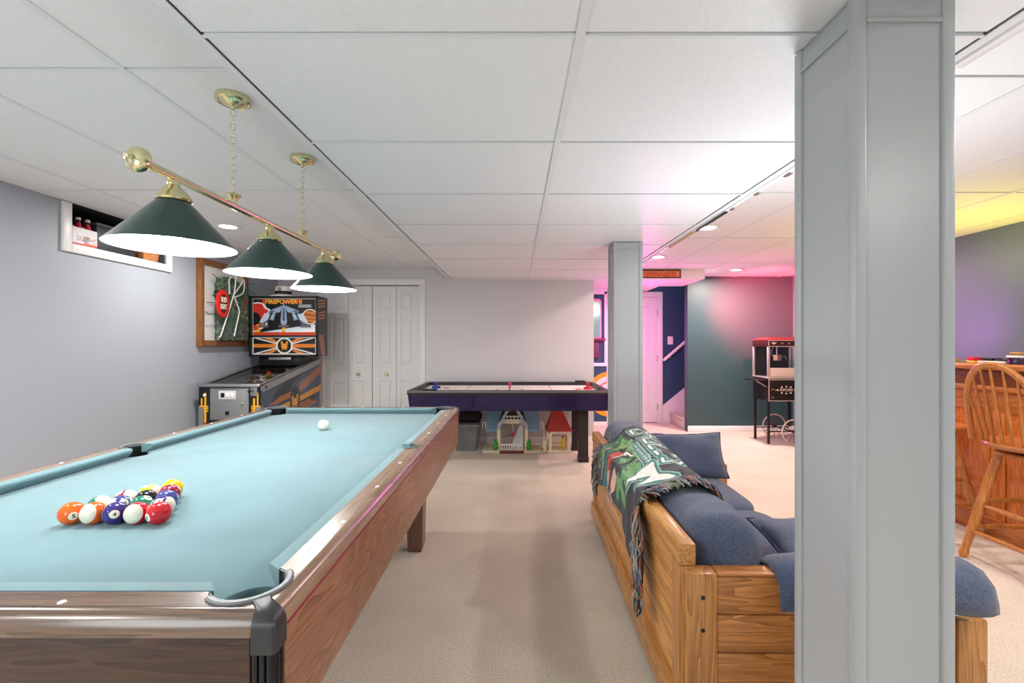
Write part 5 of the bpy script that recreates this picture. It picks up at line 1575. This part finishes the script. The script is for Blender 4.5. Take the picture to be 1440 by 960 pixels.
# ------------------------------------------------------------------ fringed team blanket over the sofa back
bk_ = thing('throw_blanket', 'green and black fringed football team blanket draped over the back of the pine sofa', 'blanket', SO, rotz=SA)
YF, YNR = 1.34, .415
def drape(s, t):
    """s: 0 far end .. 1 near end; t: 0 outer hem .. 1 inner hem"""
    y = YF + (YNR - YF) * s
    hem = .405 + .05 * math.sin(2.6 * s + .2) - .13 * max(0, s - .72) ** 1.2 * 3.2
    hem = .40 + .055 * math.sin(PI * min(1, s * 1.15)) - .11 * (max(0, s - .70) / .30) ** 1.5
    zt = .62
    path = [Vector((-.017, y, hem)), Vector((-.016, y, .50)), Vector((-.014, y, .585)), Vector((-.006, y, zt + .004)), Vector((.03, y, zt + .014))]
    top = .675 + (.715 - .675) * (1 - s)
    path += [Vector((.07, y, zt + .035)), Vector((.12, y, top + .0)), Vector((.18, y, top + .018)), Vector((.245, y, top - .005)), Vector((.295, y, top - .08)), Vector((.312, y, top - .13))]
    d = [0]
    for a, b in zip(path, path[1:]):
        d.append(d[-1] + (b - a).length)
    x = t * d[-1]
    for i in range(len(path) - 1):
        if x <= d[i + 1] + 1e-9:
            k = (x - d[i]) / max(d[i + 1] - d[i], 1e-9)
            p = path[i].lerp(path[i + 1], k)
            break
    w = .006 * math.sin(15 * s + 2.2 * math.sin(3 * t)) * (1 - .5 * t) + .004 * math.sin(33 * s + 5 * t)
    fold = max(0, .36 - t) * .05 * (1 + math.sin(17 * s))
    if t < .40:
        p = p + Vector((-abs(w) - fold * .6, 0, 0))
    else:
        p = p + Vector((0, 0, abs(w) + .003))
    # the near edge slants: its inner corner lies further back, its hem forward
    p.y += (.02 - .10 * abs(t - .45)) * s
    return p
NS, NT = 300, 210
def bl_surf(U, V):
    out = np.zeros(U.shape + (3,))
    for j in range(U.shape[0]):
        for i in range(U.shape[1]):
            out[j, i] = drape(U[j, i], V[j, i])
    return out
GLY = {'E': [[(1, 0), (0, 0), (0, 1), (1, 1)], [(0, .5), (.8, .5)]], 'A': [[(0, 0), (.3, 1), (.7, 1), (1, 0)], [(.15, .4), (.85, .4)]],
       'G': [[(1, .8), (.8, 1), (.1, 1), (0, .8), (0, .2), (.2, 0), (1, 0), (1, .45), (.6, .45)]], 'L': [[(0, 1), (0, 0), (1, 0)]],
       'S': [[(1, .9), (.1, 1), (0, .6), (1, .4), (.9, 0), (0, .05)]]}
def blanket_art(U, V):
    asp = 1.8
    img = np.zeros(U.shape + (3,)) + np.array((40, 38, 44))
    n, n2, n3 = rnoise(U, V, 10, 21), rnoise(U, V, 34, 22), rnoise(U, V, 90, 23)
    G1, G2, G3, TE = (48, 104, 62), (100, 150, 92), (24, 62, 46), (36, 106, 108)
    # green feathers of the head
    a = rpoly(U, V, [(.02, .30), (.05, .52), (.60, .56), (.80, .36), (.70, .06), (.56, .06), (.50, .3), (.3, .34), (.16, .16), (.06, .14)])
    paint(img, a, G1); paint(img, a & (n2 > .3), G2); paint(img, a & (n2 < -.5), G3); paint(img, a & (n3 > 1.1), (160, 200, 130))
    b = rpoly(U, V, [(.10, .5), (.58, .54), (.62, .46), (.22, .40)])
    paint(img, b, (130, 170, 96)); paint(img, b & (n2 < -.3), (92, 146, 82))
    c = rpoly(U, V, [(.56, .44), (.76, .46), (.80, .3), (.74, .12), (.64, .14)])
    paint(img, c & (n2 > -.4), G2)
    # dark strands, blue shade
    for x0, x1 in ((.16, .13), (.52, .50), (.30, .25)):
        paint(img, rline(U, V, [(x0, .42), (x1, .05)], .035 if x0 > .2 else .02, asp), (30, 36, 46))
    paint(img, (V < .13) & (n > -.2) & (U > .04) & (U < .62), (58, 74, 112))
    paint(img, (V < .3) & (np.abs(U - .22) < .05), TE)
    # red mouth with pale edge and beak
    paint(img, rpoly(U, V, [(.24, .40), (.46, .45), (.50, .43), (.36, .34), (.33, .18), (.25, .12), (.22, .2), (.26, .3)]), (24, 22, 26))
    paint(img, rpoly(U, V, [(.26, .38), (.38, .405), (.335, .30), (.31, .17), (.25, .15), (.27, .28)]), (206, 60, 46))
    paint(img, rline(U, V, [(.47, .432), (.37, .40), (.345, .30), (.335, .14)], .011, asp), (236, 226, 220))
    paint(img, rpoly(U, V, [(.25, .14), (.34, .19), (.34, .05), (.27, .03)]), (206, 150, 130))
    paint(img, rline(U, V, [(.13, .36), (.15, .22), (.13, .06)], .012, asp), (214, 170, 160))
    paint(img, rpoly(U, V, [(.46, .26), (.53, .22), (.52, .10), (.47, .04), (.45, .12)]), (216, 168, 152))
    for xs in ((.24, .0, .30, .11), (.36, .14, .42, .0), (.44, .05, .50, .0)):
        paint(img, rline(U, V, [(xs[0], xs[1]), (xs[2], xs[3])], .007, asp), (216, 216, 214))
    paint(img, rline(U, V, [(.345, .30), (.37, .14), (.40, .02)], .006, asp), (216, 216, 214))
    # lettering: big white team word with a teal edge, a teal bar with small letters
    paint(img, rpoly(U, V, [(.34, .545), (.34, .465), (.70, .455), (.70, .54)]), (160, 196, 190))
    paint(img, rpoly(U, V, [(.35, .535), (.35, .475), (.69, .465), (.69, .53)]), TE)
    for k in range(12):
        x = .37 + k * .026
        paint(img, rline(U, V, [(x, .485), (x + .004, .522)], .006, asp), (226, 236, 232))
        paint(img, rline(U, V, [(x, .505 + .01 * (k % 2)), (x + .013, .505)], .004, asp), (226, 236, 232))
    word = 'EAGLES'
    x = .10
    strokes = []
    for k, chh in enumerate(word):
        w_ = .128
        for st_ in GLY[chh]:
            strokes.append([(x + px * w_ * .62 - .015 * (1 - py), .60 + py * .27) for px, py in st_])
        x += w_ - .010
    tail = [[(.70, .58), (.80, .30), (.86, .56)], [(.86, .56), (.885, .40), (.93, .60)]]
    wing = rpoly(U, V, [(.68, .545), (.77, .28), (.835, .50), (.875, .39), (.95, .62), (.93, .66), (.85, .56), (.76, .54)])
    big = wing.copy()
    for s_ in strokes:
        big |= rline(U, V, s_, .017, asp)
    edge = np.zeros_like(big)
    for dx in range(-3, 4):
        for dy in range(-3, 4):
            edge |= np.roll(np.roll(big, dx, 1), dy, 0)
    edge2 = np.zeros_like(big)
    for dx in range(-4, 5):
        for dy in range(-4, 5):
            edge2 |= np.roll(np.roll(big, dx, 1), dy, 0)
    paint(img, edge2, (180, 208, 202)); paint(img, edge, (40, 128, 118))
    inner = np.ones_like(big)
    for dx in (-1, 0, 1):
        for dy in (-1, 0, 1):
            inner &= np.roll(np.roll(big, dx, 1), dy, 0)
    paint(img, big, (28, 28, 32)); paint(img, inner, (234, 232, 226))
    img += (n3 * 7)[..., None]
    return img
bo = raster_panel('woven_cloth', None, None, None, NS, NT, blanket_art, print_mat('woven_print', .95, .2, .5), bk_, local=True, surf=bl_surf)
sol = bo.modifiers.new('thickness', 'SOLIDIFY'); sol.thickness = .006; sol.offset = 1
# knotted fringe along both ends
FR = [mat('yarn_%d' % k, c, .95) for k, c in enumerate([(40, 40, 46), (150, 146, 140), (110, 128, 104), (150, 96, 82), (86, 92, 120)])]
rd = random.Random(3)
for s_end, nstr, ln in ((1.0, 330, .085), (0.0, 120, .07)):
    m = MB()
    for k in range(nstr):
        t = min(1, max(0, (k + rd.uniform(-.5, .5)) / (nstr - 1)))
        if s_end < .5:
            t *= .40
        p = drape(s_end, t)
        sg = 1 if s_end < .5 else -1
        tn = (drape(s_end, min(1, t + .02)) - drape(s_end, max(0, t - .02))).normalized()
        out = Vector((0, sg, 0))
        J = lambda a: Vector((rd.uniform(-a, a), rd.uniform(-a, a), rd.uniform(-a, a)))
        if t < .40:
            w_ = rd.uniform(.1, 1.0)
            sx_ = rd.uniform(-.022, .0)
            base = p + Vector((-.010 + sx_ * .3, 0, 0))
            wide = .085 if s_end > .5 else .05
            pts = [p + Vector((-.002, 0, 0)), base + out * wide * .45 * w_ + J(.004), base + out * wide * .85 * w_ + Vector((sx_, 0, -ln * .35)) + J(.008), base + out * wide * w_ + Vector((sx_, 0, -ln * .75)) + J(.009), base + out * wide * .85 * w_ + Vector((sx_, 0, -ln * rd.uniform(.95, 1.35))) + J(.010)]
        else:
            lean = rd.uniform(.2, 1.1)
            d_ = (out * .75 + tn * .75 * lean).normalized()
            up = Vector((0, 0, 1)) if t < .75 else Vector((.6, 0, .7))
            L_ = ln * rd.uniform(.5, .95)
            pts = [p + up * .003, p + out * .010 + up * rd.uniform(.006, .016) + J(.002), p + d_ * L_ * .45 + up * rd.uniform(.006, .018) + J(.004), p + d_ * L_ * .8 + up * rd.uniform(.002, .012) + J(.005), p + d_ * L_ + up * rd.uniform(-.004, .006) + J(.005)]
            if t < .52:
                for q in pts[1:]:
                    q.z = max(q.z, .627)
        m.tube(pts, [.0036, .0042, .0040, .0038, .0020], 5, m=rd.choice([0, 1, 1, 1, 2, 3, 3, 4]))
    o = m.build('fringe', FR, bk_, local=True, smooth=80)
    o['kind'] = 'stuff'

# ------------------------------------------------------------------ popcorn cart
KX0, KX1, KY0, KY1 = 3.10, 3.56, 5.58, 5.92
pc = thing('popcorn_cart', 'old-style black popcorn cart with red roof, glass case and spoked wheels before the teal wall', 'popcorn cart', ((KX0 + KX1) / 2, (KY0 + KY1) / 2, 0))
def kz(py): return CAM_H - (py - 482) * KY0 / F_PX
M_CRED = mat('dark_red_enamel', (112, 26, 32), .4)
M_CBLK = mat('black_enamel', (30, 22, 22), .35)
M_TRIMW = mat('cream_stripe', (226, 206, 190), .4)
zt0, zt1 = kz(487.5), kz(478)
MB().loft([[(KX0 - .015, KY0 - .015, zt1), (KX1 + .015, KY0 - .015, zt1), (KX1 + .015, KY1 + .015, zt1), (KX0 - .015, KY1 + .015, zt1)], [(KX0 + .03, KY0 + .05, zt1 + .035), (KX1 - .03, KY0 + .05, zt1 + .035), (KX1 - .03, KY1 - .05, zt1 + .035), (KX0 + .03, KY1 - .05, zt1 + .035)]]).build('roof', M_CRED, pc, smooth=0)
MB().box(KX0 - .012, KX1 + .012, KY0 - .012, KY1 + .012, zt0, zt1, .004).build('header', mat('maroon_black_enamel', (64, 22, 24), .35), pc)
fr = MB()
fr.box(KX0 - .006, KX1 + .006, KY0 - .016, KY0 - .011, zt1 - .008, zt1 - .002).box(KX0 - .006, KX1 + .006, KY0 - .016, KY0 - .011, zt0 + .002, zt0 + .008)
fr.box(KX0 - .006, KX0 + .0, KY0 - .016, KY0 - .011, zt0 + .002, zt1 - .002).box(KX1, KX1 + .006, KY0 - .016, KY0 - .011, zt0 + .002, zt1 - .002)
fr.build('header_stripe', M_TRIMW, pc, smooth=0)
zm = (zt0 + zt1) / 2
for k, x in enumerate((KX0 + .06, KX0 + .16, KX0 + .245, KX0 + .36)):
    if k in (0, 3):
        MB().loft([[(x + a * .036 * (1 if k == 0 else 1.2), KY0 - .0165, zm + b * .014) for a, b in ((-1, .6), (-.3, 1), (.3, 1), (1, .6), (.4, -.3), (0, -1), (-.4, -.3))], [(x + a * .036 * (1 if k == 0 else 1.2), KY0 - .0125, zm + b * .014) for a, b in ((-1, .6), (-.3, 1), (.3, 1), (1, .6), (.4, -.3), (0, -1), (-.4, -.3))]]).build('ornament', M_TRIMW, pc, smooth=0)
    else:
        MB().lathe([(.013, 0), (.013, .006), (.006, .007), (.006, .018), (0, .019)], 14, (x, KY0 - .013, zm), (0, -1, 0)).build('switch_knob', M_CHROME, pc)
zc0, zc1 = kz(531), zt0
for x in (KX0, KX1):
    for y in (KY0, KY1):
        MB().box(x - .014, x + .014, y - .012, y + .012, zc0, zc1, .004).build('case_post', mat('pale_aluminium', (226, 214, 210), .3, metal=.6), pc)
zsh = kz(517)
MB().box(KX0 + .014, KX1 - .014, KY0 - .003, KY0 + .008, zc0 + .012, zsh, .003).build('front_panel', M_TRIMW, pc)
MB().box(KX0 - .016, KX1 + .016, KY0 - .016, KY1 + .016, zc0 - .012, zc0 + .010, .004).build('case_base', MATS['pale_aluminium'], pc)
MB().box(KX0 + .014, KX1 - .014, KY0 - .001, KY0 + .003, zsh, zc1).build('case_glass', M_GLASS, pc, smooth=0)
MB().box(KX0 - .002, KX0 + .002, KY0 + .012, KY1 - .012, zc0 + .012, zc1).build('case_glass', M_GLASS, pc, smooth=0)
MB().box(KX1 - .002, KX1 + .002, KY0 + .012, KY1 - .012, zc0 + .012, zc1).build('case_glass', M_GLASS, pc, smooth=0)
MB().box(KX0 + .014, KX1 - .014, KY1 - .01, KY1, zc0 + .012, zc1).build('back_panel', mat('dark_case_back', (52, 46, 56), .4), pc, smooth=0)
kx, kyy = KX0 + .20, KY0 + .17
m = MB().lathe([(0, kz(507.5)), (.048, kz(507.5)), (.053, kz(506)), (.055, kz(500.5)), (.058, kz(500)), (.058, kz(499)), (0, kz(498.5))], 26, (kx, kyy, 0))
kt = m.build('kettle', mat('bright_kettle', (214, 190, 176), .18, metal=1.0), pc)
MB().tube([(kx, kyy, kz(499)), (kx, kyy, zc1)], .008, 10).tube([(kx - .05, kyy, kz(501)), (kx - .075, kyy, kz(497)), (kx - .045, kyy, zc1)], .004, 8).tube([(kx + .05, kyy, kz(503)), (kx + .10, kyy - .02, kz(501)), (kx + .11, kyy - .02, kz(507))], .005, 8).build('kettle_arm', M_CHROME, kt)
zb1, zb0 = zc0 - .012, kz(564)
MB().box(KX0 - .008, KX1 + .008, KY0 - .008, KY1 + .008, zb0, zb1, .006).build('cart_body', M_CBLK, pc)
st = MB()
for z in (zb1 - .012, zb0 + .006):
    st.box(KX0 - .004, KX1 + .004, KY0 - .0115, KY0 - .0075, z - .003, z + .003)
st.box(KX0 - .001, KX0 + .006, KY0 - .0115, KY0 - .0075, zb0, zb1)
st.build('gold_stripe', M_TRIMW, pc, smooth=0)
zx = (zb0 + zb1) / 2
xm = KX0 + .215
MB().text('POPCORN', .042, (xm, KY0 - .0085, zx), (1, 0, 0), (0, 0, 1), bold=.0012, squeeze=.78).build('lettering', M_TRIMW, pc, smooth=0)
m = MB()
for s in (-1, 1):
    m.prism([(xm + s * .095, zx - .012), (xm + s * .12, zx - .005), (xm + s * .15, zx), (xm + s * .12, zx + .005), (xm + s * .095, zx + .012)], KY0 - .011, KY0 - .0075, 'Y')
    for dx, dz in ((-.055, .035), (0, .042), (.055, .035)):
        m.lathe([(0, .003), (.010, .002), (.012, 0), (0, 0)], 10, (xm + dx, KY0 - .008, zx + s * dz), (0, -1, 0))
m.build('scroll_ornament', M_TRIMW, pc, smooth=0)
for s in (0, 1):
    MB().box(KX0 + .035, KX0 + .06, KY0 - .012, KY0 - .007, zb0 + .04 + s * .10, zb0 + .055 + s * .10, .002).build('hinge', M_STEEL, pc)
MB().prism([(KX0 - .012, zb1 - .012), (KX0 - .135, zb1 - .03), (KX0 - .135, zb1 - .045), (KX0 - .012, zb1 - .115)], KY0 + .02, KY0 + .06, 'Y').box(KX0 - .14, KX0 - .008, KY0 + .01, KY1 - .02, zb1 - .032, zb1 - .018, .004).build('side_shelf', M_CBLK, pc, smooth=0)
MB().tube([(KX0 - .14, KY0 + .005, zb1 - .028), (KX0 - .02, KY0 + .005, zb1 - .1)], .005, 8).build('shelf_brace', M_CHROME, pc)
for y in (KY0 + .015, KY1 - .015):
    MB().box(KX0 - .004, KX0 + .022, y - .013, y + .013, 0, zb0, .003).build('leg', M_CBLK, pc)
    MB().box(KX1 - .022, KX1 + .004, y - .013, y + .013, .16, zb0, .003).build('leg', M_CBLK, pc)
MB().tube([(KX0 + .01, KY0 + .015, .15), (KX1 - .01, KY0 + .015, .15)], .008, 8).tube([(KX0 + .01, KY1 - .015, .15), (KX1 - .01, KY1 - .015, .15)], .008, 8).tube([(KX0 + .29, KY0 - .04, .155), (KX0 + .29, KY1 + .04, .155)], .009, 8).build('axle', M_CBLK, pc)
M_SPOKE = mat('wheel_red_white', (214, 190, 186), .35)
for y in (KY0 - .045, KY1 + .045):
    wx, wz, wr = KX0 + .29, .158, .155
    wh = MB().tube([(wx + (wr - .007) * math.cos(a), y, wz + (wr - .007) * math.sin(a)) for a in np.linspace(0, 2 * PI, 41)[:-1]], .0085, 8, closed=True).build('wheel_rim', mat('wheel_rim_white', (222, 206, 200), .3), pc, smooth=80)
    m = MB().lathe([(0, -.02), (.02, -.018), (.024, 0), (.02, .018), (0, .02)], 16, (wx, y, wz), (0, 1, 0)); m.build('hub', M_CRED, wh)
    for k in range(12):
        a = 2 * PI * k / 12
        MB().tube([(wx + .015 * math.cos(a), y, wz + .015 * math.sin(a)), (wx + (wr - .012) * math.cos(a), y, wz + (wr - .012) * math.sin(a))], .0038, 6).build('spoke', mat('spoke_dark', (92, 66, 64), .4), wh)

# ------------------------------------------------------------------ bar
OAK_Y = wood('bar_oak_lengthwise', (206, 128, 62), (140, 72, 28), 'Y', 14, .28, .45, .5, .4, 12)
OAK_Z = wood('bar_oak_upright', (228, 134, 54), (164, 80, 26), 'Z', 14, .28, .45, .5, .4, 12)
BXF, BXB, BYA, BYZ = 3.06, 3.50, 1.5, 4.55
br = thing('bar_counter', 'honey oak bar counter with panelled front standing before the right wall', 'bar', ((BXF + BXB) / 2, 3.0, 0))
MB().box(2.965, 3.56, BYA, BYZ + .1, 1.068, 1.108, .016, 4).build('counter_top', OAK_Y, br)
MB().box(BXF, BXB, BYA + .02, BYZ, 0.0, 1.066).build('carcass', OAK_Y, br, smooth=0)
MB().box(BXF - .028, BXF, BYA + .02, BYZ, .965, 1.066, .004).build('frieze', wood('bar_oak_shaded', (134, 70, 34), (96, 46, 20), 'Y', 14, .3, .4, .5, .4, 12), br)  # shade under the counter overhang put into a darker oak
MB().box(BXF - .045, BXF, BYA + .02, BYZ, .93, .968, .014, 3).build('crown_molding', OAK_Y, br)
MB().box(BXF - .03, BXF, BYA + .02, BYZ, 0, .125, .008).build('base_molding', OAK_Y, br)
MB().box(BXF - .018, BXF, BYA + .02, BYZ, .80, .93, .003).build('top_rail', OAK_Y, br)
y = BYA + .04
while y < BYZ - .3:
    MB().box(BXF - .018, BXF, y, y + .07, .125, .80, .003).build('stile', OAK_Z, br)
    w_ = .36
    MB().box(BXF - .008, BXF - .001, y + .07, y + .07 + w_, .125, .80, .001).box(BXF - .02, BXF - .004, y + .10, y + .04 + w_, .165, .76, .012, 1).build('raised_panel', OAK_Z, br, smooth=0)
    y += .43

# ------------------------------------------------------------------ windsor bar stools facing the bar
STW = wood('stool_oak', (206, 134, 66), (150, 84, 34), 'Z', 16, .28, .45, .5, .4, 9)
STWX = wood('stool_oak_seat', (204, 130, 62), (150, 84, 34), 'Y', 16, .28, .45, .5, .4, 9)
def stool(x, y, label):
    t = thing('windsor_bar_stool', label, 'bar stool', (x, y, 0), 'oak bow-back bar stools')
    P = lambda a, b, c: (x + a, y + b, c)
    ZSE = .70
    MB().lathe([(0, ZSE - .038), (.17, ZSE - .038), (.205, ZSE - .028), (.218, ZSE - .012), (.214, ZSE), (.17, ZSE - .006), (.0, ZSE - .014)], 40, (x, y, 0)).build('seat', STWX, t)
    MB().lathe([(0, ZSE - .075), (.15, ZSE - .075), (.158, ZSE - .068), (.158, ZSE - .058), (.15, ZSE - .052), (0, ZSE - .052)], 32, (x, y, 0)).build('leg_plate', STWX, t)
    MB().lathe([(.09, ZSE - .054), (.09, ZSE - .036)], 24, (x, y, 0), cap=False).build('swivel', M_BLACK, t)
    def bow(th):
        b = -.185 * math.cos(th) * (1 + .12 * math.sin(th))
        h = math.sin(th)
        return Vector(P(-.145 - .085 * h - .02 * (1 - abs(math.cos(th))), b * 1.06, ZSE - .012 + .435 * h ** .82))
    pts = [bow(a) for a in np.linspace(0, PI, 33)]
    MB().tube(pts, .0135, 12, flat=1.35).build('bow', STW, t, smooth=80)
    for k in range(7):
        u = (k - 3) / 3
        th = math.acos(-u * .80)
        top = bow(th)
        bot = Vector(P(-.178 + .035 * abs(u) ** 2, u * .135, ZSE - .008))
        MB().turned(bot, top, [(0, .0065), (.25, .0098), (.45, .0105), (.7, .0075), (1, .0055)], 10).build('spindle', STW, t, smooth=80)
    feet = {}
    for sx in (-1, 1):
        for sy in (-1, 1):
            a, b = Vector(P(sx * .095, sy * .095, ZSE - .07)), Vector(P(sx * .20, sy * .20, 0))
            feet[(sx, sy)] = (a, b)
            MB().turned(a, b, [(0, .019), (.06, .022), (.30, .026), (.42, .023), (.44, .027), (.46, .027), (.48, .021), (.52, .026), (.70, .022), (.72, .026), (.74, .021), (.90, .018), (.94, .023), (.97, .022), (1, .014)], 14).build('leg', STW, t, smooth=50)
    def at(s, f): return feet[s][0].lerp(feet[s][1], f)
    for f, mm in ((.45, 0), (.70, 1)):
        for s, e in (((-1, -1), (1, -1)), ((1, -1), (1, 1)), ((1, 1), (-1, 1)), ((-1, 1), (-1, -1))):
            ff = f + (.04 if s[0] == e[0] else 0)
            MB().turned(at(s, ff), at(e, ff), [(0, .009), (.2, .012), (.5, .015), (.8, .012), (1, .009)], 10).build('stretcher', STW, t, smooth=80)
    return t
stool(2.79, 2.44, 'oak bow-back bar stool in front at the right edge, its spindles in plain view')
stool(2.80, 3.12, 'oak bar stool behind the near one, mostly hidden by the big grey column')

# things on the bar
ZB = 1.108
def barpt(px, py, z=ZB):
    Y = F_PX * (CAM_H - z) / (py - 482); return ((px - 725) * Y / F_PX, Y, z)
def bar_x(px, X):  # point on the bar top at a given X
    return (X, F_PX * X / (px - 725), ZB)
x, y, z = bar_x(1432, 3.10)
cj = thing('candle_jar', 'purple and black candle jar with a wooden lid on the bar top', 'candle', (x, y, z))
MB().lathe([(0, 0), (.048, 0), (.051, .004), (.051, .052), (.049, .056), (0, .056)], 28, (x, y, z)).build('jar', mat('purple_black_glass', (46, 18, 52), .12, coat=.5), cj)
MB().lathe([(.0515, .042), (.0515, .054), (.0505, .055)], 28, (x, y, z), cap=False).build('white_band', M_WHITEP, cj)
MB().lathe([(0, .0565), (.036, .0565), (.038, .060), (.038, .072), (.035, .075), (0, .075)], 28, (x, y, z)).build('lid', wood('lid_wood', (214, 160, 96), (180, 120, 62), 'Y', 30), cj)
x, y, z = bar_x(1394, 3.14)
rt = thing('black_tray', 'long black and white tray on the bar top left of the candle jar', 'tray', (x, y, z))
MB().box(x - .05, x + .05, y - .13, y + .12, z, z + .014, .004).build('tray_base', M_WHITEP, rt)
MB().box(x - .04, x + .04, y - .04, y + .10, z + .014, z + .032, .006).build('black_case', M_BLACK, rt)
MB().box(x - .035, x + .035, y - .13, y - .05, z + .014, z + .026, .006).build('black_lid', M_BLACK, rt)
MB().box(x - .042, x - .038, y + .02, y + .05, z + .014, z + .03).build('maroon_tab', mat('maroon_tab', (150, 40, 60), .4), rt)
x, y, z = bar_x(1371.5, 3.10)
rp = thing('red_box', 'small red box with a yellow side on the bar top behind the stool back', 'box', (x, y, z))
MB().box(x - .03, x + .03, y - .022, y + .03, z, z + .036, .003).build('carton', M_RED, rp)
MB().box(x - .031, x + .031, y - .0225, y + .0305, z, z + .013, .002).build('yellow_band', mat('yellow_card', (236, 190, 70), .5), rp)
x, y, z = bar_x(1348, 3.12)
gp = thing('book', 'thin green book lying flat beside a small wooden block on the bar', 'book', (x, y - .06, z))
MB().box(x - .06, x + .06, y - .12, y - .01, z, z + .006, .002).build('cover', mat('green_book', (50, 110, 80), .5), gp)
MB().box(x - .057, x + .057, y - .122, y - .013, z + .001, z + .005).build('pages', M_WHITEP, gp)
wb = thing('coaster_block', 'small orange-brown wooden block on the bar beside the column edge', 'wood block', (x, y + .04, z))
MB().box(x - .03, x + .03, y + .01, y + .075, z, z + .018, .003).build('block', wood('lid_wood', (214, 160, 96), (180, 120, 62), 'Y', 30), wb)
MB().box(x - .025, x + .025, y + .015, y + .07, z + .018, z + .021, .001).build('cork_top', mat('cork', (200, 150, 96), .8), wb)
